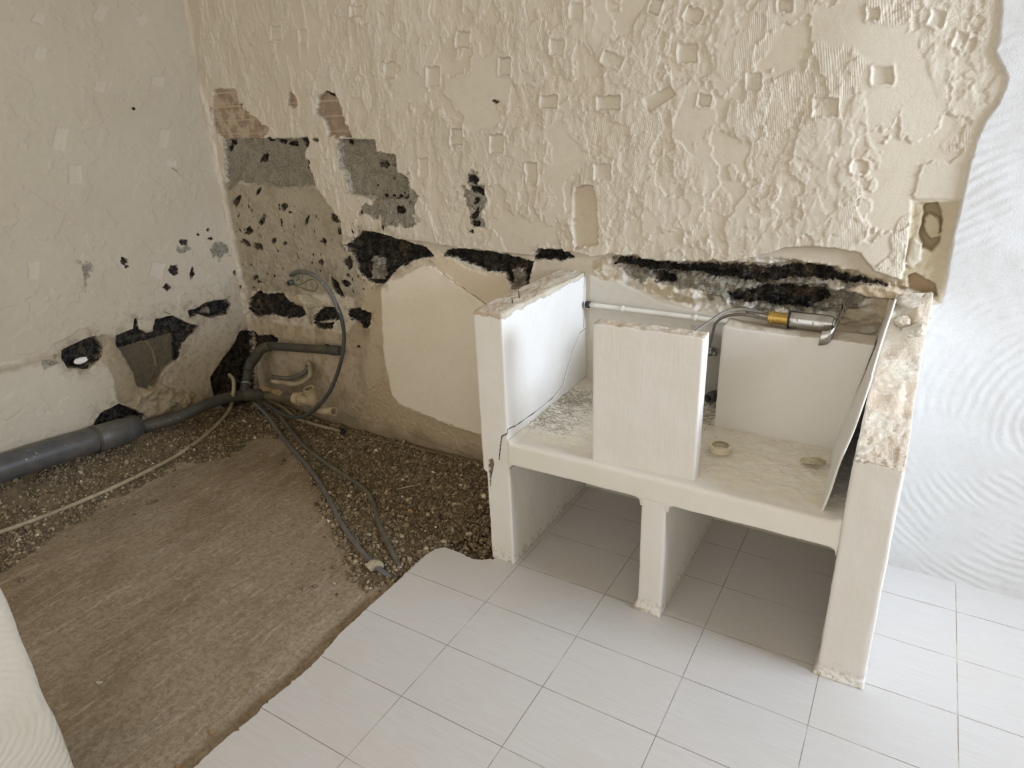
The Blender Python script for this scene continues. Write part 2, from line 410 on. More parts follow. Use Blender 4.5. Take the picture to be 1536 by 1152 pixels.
CREAM = np.array(lin((206, 196, 178))); CREAM2 = np.array(lin((214, 206, 190))); WHITE = np.array(lin((221, 222, 222)))
BROWN = np.array(lin((160, 143, 118))); BEIGE = np.array(lin((200, 184, 158))); BRICK = np.array(lin((158, 138, 120))); DIRT = np.array(lin((128, 112, 88)))
LIGHT = np.array(lin((220, 214, 200)))

def build_wall(name, us, vs, fn, place):
    U, V = np.meshgrid(us, vs, indexing='ij'); H, attrs, col = fn(U, V)
    nu, nv = U.shape; P = place(U, V, H).reshape(-1, 3); I = np.arange(nu*nv).reshape(nu, nv)
    F = np.stack([I[:-1, :-1], I[1:, :-1], I[1:, 1:], I[:-1, 1:]], -1).reshape(-1, 4)
    # thick back so the wall is solid
    ring = np.concatenate([I[:, 0], I[-1, 1:], I[::-1, -1][1:], I[0, ::-1][1:-1]])
    Bk = place(U.reshape(-1)[ring], V.reshape(-1)[ring], np.full(len(ring), -.2)).reshape(-1, 3)
    n0 = len(P); k = len(ring); j = np.arange(k); S = np.stack([ring, n0+j, n0+(j+1) % k, ring[(j+1) % k]], -1)
    P = np.concatenate([P, Bk]); F = np.concatenate([F, S])
    pad = lambda a, v=1.: np.concatenate([a.reshape(-1), np.full(k, v)])
    attrs = {q: pad(a) for q, a in attrs.items()}
    col = np.concatenate([col.reshape(-1, 3), np.tile(CREAM, (k, 1))])
    me = npmesh(name, P, F, attrs, col); o = link(name, me, MAT['wall']); tag(o, kind='structure'); return o

def paintc(col, m, c): return col*(1-m[..., None])+c*m[..., None]

def back_fn(X, Z):
    H = np.zeros(X.shape); col = np.tile(CREAM, X.shape+(1,)).astype(float)*1.06
    comb = np.zeros(X.shape); stip = np.zeros(X.shape); swirl = np.zeros(X.shape)
    nE = fbm(X, Z, 22, 4, 3)*.010          # outline wobble
    nF = fbm(X, Z, 45, 4, 5); nB = nE*.8+fbm(X, Z, 60, 3, 7)*.006
    # --- upper coat of tile adhesive above the broken lip
    lip = pw([(300, -60), (300, 500), (372, 470), (420, 440), (505, 425), (516, 366), (530, 372), (548, 345), (575, 349), (602, 358), (640, 362), (690, 371), (720, 373), (760, 378), (800, 382), (815, 372), (838, 377),
              (860, 376), (890, 384), (925, 380), (960, 386), (1000, 391), (1060, 392), (1100, 391), (1135, 384), (1180, 370), (1230, 368), (1290, 378), (1310, 405), (1335, 413),
              (1352, 418), (1362, 395), (1368, 300), (1442, 298), (1447, 280), (1456, 240), (1466, 205), (1478, 180), (1496, 155), (1508, 130), (1510, 112), (1500, 95), (1492, 78), (1498, 55), (1502, 20), (1500, -60)])
    up_ = sdpoly(lip, X, Z, .5)+nE*.5
    coat = sst(.002, -.002, up_)
    ef = 1-.95*sst(1.12, 1.46, X)*sst(.98, 1.1, Z); H += coat*ef*(.016*sst(-1.35, -.9, X)+.006)
    reg = sst(-1.45, 1.2, X)
    a1 = fbm(X*1.0, Z*.62, 6.5, 5, 11); lay1 = sst(.0, .012, a1+.10*(reg-.4)+.04)
    a2 = fbm(X*1.1, Z*.8, 13, 4, 23); lay2 = sst(.02, .04, a2+.06*reg)
    a3 = fbm(X*1.5, Z*.5, 24, 3, 31); lay3 = sst(.10, .14, a3)
    smooth = sst(.16, .22, fbm(X, Z, 3.4, 3, 41)+.05)          # bare areas between adhesive
    low = sst(1.75, 1.0, Z)
    H += coat*(lay1*.0026+lay2*.0015*(1-smooth*.8)+lay3*.0009*(1-smooth))
    # raised curled rims along the adhesive outlines
    rim = np.exp(-((a1+.10*(reg-.4)+.04-.014)/.014)**2)+.7*np.exp(-((a2+.06*reg-.04)/.018)**2)*(1-smooth)
    H += coat*rim*.0016*(.5+.6*reg)
    H += coat*fbm(X, Z, 30, 3, 51)*.0014*(1-smooth)
    stip += coat*(.3+.7*sst(-1.5, -.7, X))*(1-smooth)*np.clip(.10+.75*sst(-.02, .12, fbm(X, Z, 3, 3, 61)+.16*low*reg-.02), 0, 1)
    comb += coat*(1-smooth)*sst(.0, .08, fbm(X, Z, 2.6, 2, 71)+.02)*(1-.6*low)
    # fine drips stretched downwards on the far left
    H += coat*sst(.12, .2, fbm(X*2.2, Z*.55, 9, 4, 81))*.0022*sst(-.2, -1.0, X)
    col = paintc(col, coat*lay1*.5, CREAM2)
    # --- rectangular hammer notches
    rects = [(923, 90, 15, 9, .35), (987, 10, 8, 12, .3), (1043, 23, 12, 10, .5), (840, 72, 10, 12, .1), (1035, 80, 14, 13, 0), (1133, 122, 10, 12, 0), (1240, 161, 18, 13, .05), (917, 154, 17, 10, 0),
             (828, 153, 12, 9, 0), (802, 258, 8, 15, 0), (908, 257, 12, 12, 0), (1324, 113, 14, 13, 0), (418, 50, 8, 10, 0), (460, 55, 6, 10, 0), (590, 105, 8, 12, 0), (655, 115, 9, 14, 0), (540, 18, 9, 8, 0),
             (700, 60, 9, 12, .1), (762, 100, 8, 13, 0), (1405, 28, 10, 12, .3), (870, 18, 9, 12, 0), (1180, 10, 10, 8, 0), (1310, 22, 8, 9, 0), (640, 250, 7, 14, 0), (690, 205, 8, 12, 0), (750, 215, 9, 14, 0), (1290, 250, 10, 9, .2), (1060, 150, 9, 8, .2), (1440, 60, 8, 11, .4)]
    for i, (cx, cy, rx, ry, an) in enumerate(rects):
        q = jag(pw([(cx+a*rx*math.cos(an)-b*ry*math.sin(an), cy+a*rx*math.sin(an)+b*ry*math.cos(an)) for a, b in ((-1, -1), (1, -1), (1, 1), (-1, 1))]), .0022, .012, i)
        s = sdpoly(q, X, Z, .03); mk = sst(.003, -.003, s)*(.35+.65*((i*37) % 10)/9); H = H*(1-mk)+mk*(.5*H+.5*(.010)-.006); stip *= (1-mk); comb *= (1-mk*.7)
        H += .003*np.exp(-((s-.004)/.004)**2)
        col = paintc(col, mk*.5, LIGHT)
    q = sdpoly(jag(pw([(968, 150), (1008, 128), (1016, 142), (978, 168)]), .0015, .012, 5), X, Z, .03); mk = sst(.002, -.002, q); H = H*(1-mk)+mk*.013; stip *= 1-mk
    # long groove with pinkish old plaster
    s = sdpoly(jag(pw([(866, 280), (893, 278), (899, 300), (900, 365), (866, 372), (862, 330)]), .003, .012, 8), X, Z); mk = sst(.003, -.003, s); H = H*(1-mk)+mk*(.004+nF*.004); col = paintc(col, mk, np.array(lin((208, 196, 176)))); stip *= 1-mk
    # --- lower old wall: combed board-like plaster patches
    G = [(572, 428), (585, 420), (600, 417), (620, 405), (636, 398), (655, 400), (717, 447), (760, 480), (760, 670), (722, 650), (680, 640), (640, 622), (602, 606), (590, 592), (582, 560), (575, 520)]
    s = sdpoly(jag(pw(G), .002, .015, 2), X, Z)+nE*.15; mk = sst(.002, -.002, s); H += mk*.010; col = paintc(col, mk, np.array(lin((236, 226, 206)))); comb = comb*(1-mk)+mk*.35
    G2 = [(636, 384), (655, 378), (676, 386), (700, 402), (733, 412), (758, 410), (765, 432), (760, 480), (717, 447), (655, 400)]
    s = sdpoly(jag(pw(G2), .003, .012, 3), X, Z)+nE*.3; mk = sst(.002, -.002, s); H += mk*.005; col = paintc(col, mk, np.array(lin((218, 203, 178)))) ; comb = comb*(1-mk)+mk*.2
    # stained cement left of the patches
    S1 = [(374, 478), (420, 486), (520, 500), (573, 428), (578, 530), (590, 600), (640, 622), (722, 652), (726, 700), (560, 660), (480, 650), (374, 620)]
    s = sdpoly(pw(S1), X, Z)+nE; mk = sst(.01, -.01, s); col = paintc(col, mk*.75, np.array(lin((190, 172, 142)))); comb = comb*(1-mk)+mk*.45
    stain = sst(.0, .25, fbm(X*1.6, Z*.7, 7, 4, 91)); col = paintc(col, mk*stain*.3, np.array(lin((140, 120, 92))))
    S2 = [(548, 398), (572, 425), (574, 520), (556, 515), (552, 470), (530, 455), (540, 430)]
    s = sdpoly(pw(S2), X, Z)+nE*.3; col = paintc(col, sst(.003, -.003, s), np.array(lin((194, 179, 152))))
    S3 = [(575, 560), (600, 608), (640, 622), (722, 652), (724, 690), (690, 676), (640, 660), (600, 640), (555, 632), (520, 622)]
    s = sdpoly(jag(pw(S3), .004, .012, 4), X, Z)+nE*.5; mk = sst(.003, -.003, s); H += mk*(.004+nF*.006); col = paintc(col, mk*.9, np.array(lin((184, 166, 138))))
    # exposed brick, pale joints
    brick = np.full(X.shape, 1.)
    for P_ in ([(323, 133), (355, 133), (363, 160), (390, 180), (407, 197), (390, 210), (340, 210), (323, 197), (317, 167)], [(497, 135), (513, 147), (520, 170), (532, 203), (498, 204), (493, 183), (478, 170), (483, 150)], ell(443, 152, 8, 12, seed=3)):
        brick = np.minimum(brick, sdpoly(pw(P_), X, Z)+nE*3+nF*.008)
    mk = sst(.003, -.003, brick); H = H*(1-mk)+mk*(-.004+nF*.003)
    course = np.abs(((Z+.006) % .062)-.031); joint = sst(.0275, .0295, course); H -= mk*joint*.003
    bc = BRICK*(1+.25*fbm(X, Z, 40, 3, 99)[..., None])
    col = paintc(col, mk, bc); col = paintc(col, mk*joint*.9, BEIGE); col = paintc(col, mk*sst(-.15, .15, fbm(X, Z, 20, 5, 101))*.8*(.35+.65*sst(-1.0, -1.3, X)), BEIGE*.9); stip *= 1-mk; comb *= 1-mk
    # brown-grey cement in the corner
    Cc = [(337, 275), (413, 278), (478, 284), (513, 333), (516, 366), (545, 400), (545, 450), (513, 440), (440, 440), (372, 437), (353, 367)]
    s = sdpoly(pw(Cc), X, Z)+nE*1.5; mk = sst(.02, -.015, s); H = H*(1-mk)+mk*(.002+nF*.0035); col = paintc(col, mk*.9, np.array(lin((170, 160, 140)))); col = paintc(col, mk*sst(-.1, .3, fbm(X, Z, 9, 5, 111, .65))*.45, np.array(lin((146, 136, 114)))); stip = stip*(1-mk)+mk*.25; comb *= 1-mk
    # grey block faces
    grey = np.full(X.shape, 1.)
    for P_ in ([(337, 208), (467, 208), (462, 233), (478, 278), (413, 280), (360, 272), (343, 285)], [(512, 208), (567, 210), (570, 227), (598, 233), (600, 258), (617, 267), (619, 296), (563, 297), (530, 290), (523, 260), (513, 247)]):
        s = sdpoly(pw(P_), X, Z)+nE*.4; mk = sst(.002, -.002, s); H = H*(1-mk)+mk*(-.008+nF*.003); grey = np.minimum(grey, s); stip *= 1-mk; comb *= 1-mk
    # --- the slot cut by the old worktop and other deep dark holes
    black = np.full(X.shape, 1.); deep = np.full(X.shape, 1.)
    D = [[(518, 367), (532, 362), (548, 345), (575, 350), (602, 359), (640, 372), (652, 384), (628, 388), (604, 398), (590, 408), (577, 426), (556, 424), (540, 408), (532, 386)],
         [(664, 381), (680, 372), (727, 376), (762, 382), (800, 392), (792, 432), (768, 430), (757, 410), (735, 407), (700, 394), (680, 386)],
         [(812, 372), (845, 372), (862, 386), (840, 390), (800, 388)],
         [(377, 447), (390, 436), (400, 440), (425, 440), (433, 451), (454, 459), (458, 472), (446, 478), (425, 476), (417, 474), (404, 472), (383, 476), (374, 463)],
         [(469, 476), (487, 460), (508, 463), (514, 478), (487, 482), (473, 484)], [(521, 467), (537, 461), (556, 470), (556, 486), (548, 494), (540, 484), (525, 478)],
         [(470, 484), (500, 484), (498, 494), (476, 492)],
         [(497, 415), (508, 425), (517, 447), (505, 442), (498, 430)],
         [(354, 512), (360, 495), (380, 496), (388, 504), (408, 502), (420, 510), (402, 518), (390, 530), (386, 560), (386, 610), (354, 612)],
         [(922, 380), (960, 387), (1000, 393), (1060, 393), (1100, 393), (1150, 396), (1200, 393), (1250, 400), (1290, 412), (1340, 424), (1340, 437), (1290, 432), (1240, 428), (1180, 426), (1140, 432), (1090, 424), (1050, 416), (1010, 414), (960, 410), (915, 400)],
         [(1150, 425), (1240, 428), (1250, 450), (1210, 470), (1150, 462), (1090, 455), (1085, 440)], [(975, 408), (1010, 412), (1015, 425), (985, 424)]]
    for i, P_ in enumerate(D):
        s = sdpoly(pw(P_), X, Z)+nB
        deep = np.minimum(deep, s); black = np.minimum(black, s+(.012 if i in (9, 10) else 0))
    # rough masonry band behind the counter
    R = [(888, 392), (922, 382), (1000, 392), (1100, 392), (1135, 386), (1200, 393), (1290, 408), (1350, 424), (1400, 440), (1400, 520), (1290, 500), (1200, 478), (1100, 470), (1045, 466), (1005, 448), (950, 432), (925, 420), (893, 418)]
    s = sdpoly(jag(pw(R), .004, .02, 6), X, Z)+nE; mk = sst(.006, -.004, s)
    rock = fbm(X*.8, Z*1.3, 9, 5, 121, .6); ridged = np.abs(fbm(X, Z, 16, 4, 131))
    H = H*(1-mk)+mk*(-.012+rock*.045+ridged*.015); stip = stip*(1-mk)+mk*.5; comb *= 1-mk
    col = paintc(col, mk*.8, np.array(lin((196, 182, 156)))); col = paintc(col, mk*sst(-.02, .12, fbm(X, Z, 11, 4, 141))*.9, np.array(lin((214, 208, 196))))
    s2 = sdpoly(pw([(915, 385), (1340, 430), (1300, 452), (1265, 482), (1130, 474), (1010, 432), (930, 412)]), X, Z)+fbm(X, Z, 14, 4, 151)*.07+.012
    grey = np.minimum(grey, np.maximum(s2, s))
    fr = np.clip(deep, 0, 1); frm = sst(.016, .002, fr)*(fr > 0)*sst(-.05, .1, fbm(X, Z, 40, 3, 163)); col = paintc(col, frm*.8, LIGHT); H += frm*.003*(1+nF)
    mk = sst(.004, -.008, deep); H = H-mk*(.026+.030*nF+.02*fbm(X, Z, 13, 3, 161)); stip = stip*(1-mk)+.8*mk; comb *= 1-mk
    # block ends seen inside the first hole and the patch beside the second
    for P_, dh in (([(556, 385), (574, 388), (577, 421), (557, 419)], .016), ([(767, 405), (784, 403), (789, 432), (768, 432)], .02)):
        s = sdpoly(pw(P_), X, Z)+nE*.2; mk = sst(.002, -.002, s); H += mk*dh; grey = np.minimum(grey, s); black = np.maximum(black, -s)
    # pale stone shelf lying in the slot near the right end
    s = sdpoly(pw([(1270, 434), (1290, 424), (1340, 432), (1365, 440), (1350, 450), (1300, 446)]), X, Z)+nE*.2; mk = sst(.006, -.006, s); H = H*(1-mk)+mk*(.012+nF*.006); black = np.maximum(black, -s); grey = np.maximum(grey, -s-.002); col = paintc(col, mk, np.array(lin((196, 178, 150))))
    # cream remains on the wall behind the shelf, curved top edge
    W = [(884, 412), (900, 420), (925, 424), (950, 434), (985, 452), (1030, 464), (1080, 474), (1130, 482), (1330, 520), (1330, 800), (880, 760)]
    s = sdpoly(jag(pw(W), .002, .02, 9), X, Z)+nE*.2; mk = sst(.003, -.003, s); H = H*(1-mk)+mk*.002; stip *= 1-mk; black = np.maximum(black, -s); grey = np.maximum(grey, -s); col = paintc(col, mk, np.array(lin((214, 209, 198))))
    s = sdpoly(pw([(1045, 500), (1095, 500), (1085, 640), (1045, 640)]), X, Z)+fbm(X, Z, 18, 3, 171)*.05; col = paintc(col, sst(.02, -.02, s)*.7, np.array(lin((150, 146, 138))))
    # right niche, hacked down to cement, with a loose stone in its hole
    Nn = [(1370, 304), (1438, 303), (1428, 350), (1414, 430), (1408, 452), (1350, 430), (1358, 395), (1364, 350)]
    s = sdpoly(jag(pw(Nn), .002, .015, 10), X, Z)+nE*.2; mk = sst(.002, -.002, s)
    H = H*(1-mk)+mk*(-.006+nF*.006); col = paintc(col, mk, np.array(lin((200, 188, 162)))); stip = stip*(1-mk)+mk*.25; comb *= 1-mk; black = np.maximum(black, -s)
    for P_, h, c_ in (([(1386, 306), (1406, 304), (1414, 330), (1410, 362), (1398, 378), (1384, 372), (1378, 350), (1384, 325)], -.034, (168, 152, 124)), ([(1386, 328), (1394, 321), (1409, 328), (1409, 356), (1396, 360), (1386, 344)], -.010, (192, 178, 150)),
                      ([(1362, 414), (1372, 410), (1402, 428), (1406, 446), (1380, 440), (1362, 436)], -.030, (176, 156, 126)), ([(1358, 396), (1370, 356), (1384, 366), (1382, 390), (1366, 402)], .004, (216, 208, 190))):
        s = sdpoly(jag(pw(P_), .0015, .01, 11), X, Z)+nE*.15; mk = sst(.002, -.002, s); H = H*(1-mk)+mk*(h+nF*.003); col = paintc(col, mk, np.array(lin(c_)))
    # --- intact white stucco to the right of the pier
    Wt = [(1500, -80), (1502, 20), (1498, 55), (1492, 78), (1500, 95), (1510, 112), (1508, 130), (1496, 155), (1478, 180), (1466, 205), (1456, 240), (1447, 280), (1442, 303), (1430, 350), (1418, 430), (1412, 455)]
    q = pw(Wt); q = q+[(1.43, q[-1][1]-.02), (1.43, -.2), (9, -.2), (9, 3), (q[0][0], 3)]
    s = sdpoly(q, X, Z, .5); s = np.where(X > 1.62, -1, s)+nE*.25*(Z > .95); mk = sst(.002, -.002, s)
    H = H*(1-mk)+mk*(.003+.010*sst(.9, 1.15, Z)+fbm(X, Z, 5, 3, 181)*.003); stip *= 1-mk; comb *= 1-mk; swirl += mk; col = paintc(col, mk, WHITE); black = np.maximum(black, -s)
    # --- scattered black pits and marks
    spots = [(395, 238, 5, 7), (389, 286, 2, 6), (356, 301, 5, 9), (427, 310, 5, 6), (393, 331, 4, 6), (460, 331, 2.5, 7), (374, 346, 5, 7), (369, 364, 8, 4), (388, 369, 8, 5), (412, 360, 3, 4), (428, 365, 3, 3),
             (486, 362, 5, 4), (482, 393, 4, 4), (522, 392, 6, 7), (505, 327, 8, 6), (575, 247, 6, 6), (607, 314, 7, 7), (610, 264, 8, 3), (715, 268, 8, 7), (722, 284, 11, 5), (721, 300, 3, 6), (718, 320, 4, 10), (720, 334, 7, 5), (712, 346, 3, 3), (512, 346, 3, 6), (749, 153, 4, 4),
             (384, 416, 4, 4), (440, 215, 7, 5), (461, 214, 7, 9), (422, 211, 8, 4), (406, 209, 5, 4), (464, 246, 3, 8), (480, 210, 4, 3), (350, 213, 5, 4), (345, 222, 3, 5), (525, 214, 4, 3), (363, 430, 2, 4), (578, 293, 2, 2), (590, 293, 3, 2), (600, 294, 3, 2), (613, 296, 3, 2),
             (492, 520, 6, 3), (500, 140, 6, 3), (363, 158, 2, 4), (525, 400, 3, 5), (520, 425, 6, 4), (538, 520, 3, 2)]
    for i, (a, b, rx, ry) in enumerate(spots):
        s = sdpoly(pw(ell(a, b, rx*1.05, ry*1.05, seed=i, ang=.5)), X, Z, .03)+nE*.25; black = np.minimum(black, s); H -= sst(.001, -.003, s)*.008
    # crusty speckle in the corner zone
    sp = sdpoly(pw([(340, 290), (545, 330), (560, 440), (500, 440), (440, 400), (372, 437)]), X, Z)
    v = fbm(X, Z*.8, 28, 3, 191); black = np.minimum(black, np.where(sp < .02, (.44-v)*.03+np.clip(sp, 0, 1), 1)); black = np.minimum(black, 1)
    spB = sdpoly(pw([(585, 235), (625, 240), (625, 345), (520, 345), (560, 290)]), X, Z); v = fbm(X, Z, 34, 3, 201); black = np.minimum(black, np.where(spB < .01, (.47-v)*.03+np.clip(spB, 0, 1), 1))
    for P_ in ([(700, 255), (745, 262), (740, 285), (735, 340), (705, 340)], [(590, 265), (625, 268), (640, 330), (600, 345), (540, 320)]):
        s = sdpoly(pw(P_), X, Z)+fbm(X, Z, 16, 3, 211)*.06; grey = np.minimum(grey, s+.018)
    # crack between the plaster patches
    cr = dpath(pw([(655, 401), (690, 428), (717, 447), (745, 468)]), X, Z); ckb = cr; H -= sst(.004, 0, cr)*.006
    gk = sst(.06, .0, np.clip(deep, 0, 1))*sst(-.15, .25, fbm(X, Z, 18, 5, 371, .65))*sst(-.2, -.6, X)+.6*sst(-.05, .3, fbm(X, Z, 30, 4, 373, .65))*sst(-.7, -1.1, X)*sst(1.05, .8, Z); col = paintc(col, np.clip(gk, 0, 1)*.55, np.array(lin((124, 108, 84))))
    # soil line at the foot of the wall, raised skirt of ragged render
    foot = sst(.10, .0, Z+.06*fbm(X, Z*.3, 6, 3, 221))*sst(.25, .1, X); col = paintc(col, foot*.7, DIRT); H += foot*.006*sst(-1.2, -.9, X)
    # corner strip against the left wall
    cs = sst(.035, .0, X-XL+.0*Z+.03*fbm(X, Z, 9, 3, 231)); H += cs*.010; col = paintc(col, cs*.6, CREAM); 
    grey = np.maximum(grey, -black*0-1)
    return H, dict(black=black, grey=grey, comb=np.clip(comb, 0, 1), stipple=np.clip(stip, 0, 1), swirl=swirl, crack=ckb+.0010), col

us = np.concatenate([np.arange(XL-.13, 2.0, .0036), np.linspace(2.02, 3.42, 30)])
vs = np.concatenate([np.arange(-.12, 2.12, .0036), np.linspace(2.14, 2.7, 12)])
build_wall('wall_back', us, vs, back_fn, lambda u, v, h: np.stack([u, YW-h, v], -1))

def left_fn(Y, Z):
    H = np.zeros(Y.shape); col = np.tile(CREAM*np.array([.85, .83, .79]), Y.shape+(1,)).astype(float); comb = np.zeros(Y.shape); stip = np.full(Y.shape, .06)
    nE = fbm(Y, Z, 22, 4, 303)*.010; nF = fbm(Y, Z, 45, 4, 305)
    lay = sst(.05, .075, fbm(Y, Z, 6, 5, 311)); H += lay*.0022
    rgh = sst(.0, .15, fbm(Y, Z, 4, 3, 315)+.1*sst(.3, .55, Y)); H += rgh*fbm(Y, Z, 26, 3, 317)*.0022; stip += rgh*.10
    for i, (cx, cy, rx, ry, an) in enumerate([(90, 208, 9, 17, .2), (112, 262, 9, 14, 0), (245, 208, 7, 14, .2), (236, 122, 9, 7, .2), (212, 30, 7, 7, 1), (150, 18, 8, 12, .5), (60, 80, 8, 9, .3), (257, 245, 7, 5, 0), (50, 405, 8, 13, 0), (235, 405, 9, 12, .2), (58, 28, 9, 8, .4), (150, 130, 8, 8, .2)]):
        q = jag(pl([(cx+a*rx*math.cos(an)-b*ry*math.sin(an), cy+a*rx*math.sin(an)+b*ry*math.cos(an)) for a, b in ((-1, -1), (1, -1), (1, 1), (-1, 1))]), .002, .012, i+50)
        s = sdpoly(q, Y, Z, .03); mk = sst(.002, -.002, s); H = H*(1-mk)+mk*(-.002); col = paintc(col, mk*.22, LIGHT)
    # lower fresh render with combing
    Lw = [(-60, 556), (0, 546), (60, 536), (110, 520), (175, 516), (200, 560), (208, 590), (180, 610), (150, 625), (120, 660), (0, 720), (-60, 760)]
    s = sdpoly(jag(pl(Lw), .003, .02, 12), Y, Z)+nE*.5; mk = sst(.003, -.003, s); H += mk*.004; col = paintc(col, mk*.7, np.array(lin((202, 193, 174)))); comb += mk*.45
    s = dpath(pl([(-20, 560), (20, 552), (60, 540), (90, 530)]), Y, Z); col = paintc(col, sst(.03, .0, s+nE*2)*.7, np.array(lin((160, 146, 122))))
    # brown cement around the holes
    Bz = [(152, 500), (176, 508), (200, 545), (215, 575), (250, 560), (238, 600), (200, 620), (176, 600), (168, 560), (152, 540), (120, 560), (105, 552)]
    s = sdpoly(pl(Bz), Y, Z)+nE; mk = sst(.006, -.006, s); H -= mk*.004; col = paintc(col, mk*.85, np.array(lin((158, 143, 116))))
    # chipped ring round the first hole
    s = sdpoly(pl(ell(124, 528, 38, 30, 18, seed=4)), Y, Z)+nE*.5; mk = sst(.004, -.004, s); H -= mk*.004; col = paintc(col, mk*.5, np.array(lin((176, 162, 138))))
    grey = np.full(Y.shape, 1.); black = np.full(Y.shape, 1.); deep = np.full(Y.shape, 1.)
    D2 = [(175, 504), (200, 494), (202, 479), (205, 479), (208, 494), (220, 501), (230, 497), (233, 479), (260, 474), (287, 487), (300, 489), (273, 515), (267, 537), (247, 554), (238, 574), (227, 584), (207, 581), (200, 557), (187, 534), (175, 517)]
    s = sdpoly(pl(D2), Y, Z)+nE*.6; mk = sst(.002, -.003, s); H = H-mk*(.022+nF*.006); col = paintc(col, mk, np.array(lin((96, 88, 73)))); stip = stip*(1-mk)+mk*.6
    ublk = np.maximum(s, -sdpoly(pl([(170, 524), (215, 510), (300, 484), (320, 600), (190, 600)]), Y, Z, .3)); black = np.minimum(black, np.maximum(s, -sdpoly(pl([(168, 526), (215, 512), (262, 499), (262, 640), (160, 640)]), Y, Z, .4)))
    jt = np.minimum(dpath(pl([(176, 524), (212, 513), (250, 500), (262, 495)]), Y, Z), dpath(pl([(223, 512), (232, 526), (238, 550)]), Y, Z)); mk2 = sst(.006, .003, jt)*mk; H += mk2*.006; col = paintc(col, mk2, np.array(lin((134, 120, 94)))); grey = np.where(mk2 > .4, 1, grey)
    for P_ in ([(93, 527), (110, 517), (143, 504), (153, 517), (155, 534), (133, 554), (100, 551), (93, 537)], [(282, 466), (293, 464), (310, 454), (340, 449), (347, 457), (340, 471), (317, 477), (297, 471), (285, 477)],
               [(316, 566), (336, 536), (352, 516), (359, 498), (378, 492), (386, 620), (345, 618), (322, 600)], [(142, 632), (150, 620), (178, 606), (195, 612), (214, 622), (208, 650), (170, 668), (142, 650)]):
        s = sdpoly(pl(P_), Y, Z)+nE*.5; deep = np.minimum(deep, s); black = np.minimum(black, s+.001)
    mk = sst(.002, -.006, deep); H -= mk*(.045+.02*nF); stip = stip*(1-mk)+mk*.4
    s = sdpoly(pl(ell(313, 466, 7, 6, seed=2)), Y, Z); mk = sst(.002, -.003, s); H += mk*.03; black = np.maximum(black, -s); col = paintc(col, mk, np.array(lin((128, 122, 106))))
    for i, (a, b, rx, ry) in enumerate([(186, 391, 6, 5), (260, 405, 8, 8), (288, 411, 3.5, 9), (251, 431, 6, 5), (200, 163, 2, 1.6), (276, 363, 6, 4), (297, 352, 2, 2), (312, 345, 2, 2), (352, 409, 2.5, 3.5), (315, 358, 4, 2), (190, 400, 3, 2)]):
        s = sdpoly(pl(ell(a, b, rx, ry, seed=i+70)), Y, Z, .03)+nE*.2; black = np.minimum(black, s); H -= sst(.001, -.003, s)*.006
    for P_ in ([(110, 392), (142, 390), (140, 405), (133, 420), (128, 436), (124, 420), (122, 405)], ell(330, 374, 16, 14, seed=8), ell(276, 372, 10, 8, seed=9), [(60, 540), (85, 532), (90, 545), (66, 556)]):
        s = sdpoly(pl(P_), Y, Z)+fbm(Y, Z, 30, 3, 331)*.03; grey = np.minimum(grey, s+.009)
    ckl = np.full(Y.shape, 1.)
    for P_ in ([(300, 425), (312, 437), (322, 446)], [(232, 462), (252, 470), (270, 478)], [(210, 424), (236, 433)], [(234, 586), (248, 600), (270, 606), (290, 606)], [(258, 252), (272, 262)]):
        ckl = np.minimum(ckl, dpath(pl(P_), Y, Z)+nE*.3)
    s = sdpoly(jag(pl([(204, 592), (240, 578), (282, 586), (318, 600), (290, 612), (262, 622), (225, 630), (198, 615)]), .003, .02, 61), Y, Z)+nE; mk = sst(.004, -.006, s); H += mk*(.020+.03*fbm(Y, Z, 14, 4, 363)); stip = stip*(1-mk)+mk*.6; col = paintc(col, mk, np.array(lin((176, 162, 134))))
    gk = sst(.07, .0, np.clip(np.minimum(deep, sdpoly(pl(D2), Y, Z)), 0, 1))*sst(-.15, .25, fbm(Y, Z, 18, 5, 381, .65))+.7*sst(.05, .35, fbm(Y, Z, 34, 4, 383, .65))*sst(.95, .6, Z)*sst(-.5, .1, Y); col = paintc(col, np.clip(gk, 0, 1)*.45, np.array(lin((112, 100, 80))))
    # ragged foot of the render
    foot = sst(.33, .12, Z+.10*fbm(Y, Z*.4, 6, 3, 341))*sst(-.2, .0, Y); col = paintc(col, foot*.55, np.array(lin((140, 124, 98))))
    cs = sst(.02, .0, (YW-Y)+.02*fbm(Y, Z, 9, 3, 351)); H += cs*.004
    return H, dict(black=black, grey=grey, comb=np.clip(comb, 0, 1), stipple=np.clip(stip, 0, 1), swirl=np.zeros(Y.shape), crack=ckl+.0012), col
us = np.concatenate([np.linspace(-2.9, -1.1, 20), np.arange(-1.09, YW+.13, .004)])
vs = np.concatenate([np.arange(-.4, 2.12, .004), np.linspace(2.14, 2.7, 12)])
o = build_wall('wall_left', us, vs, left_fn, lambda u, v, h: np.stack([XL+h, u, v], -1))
o.data.flip_normals()

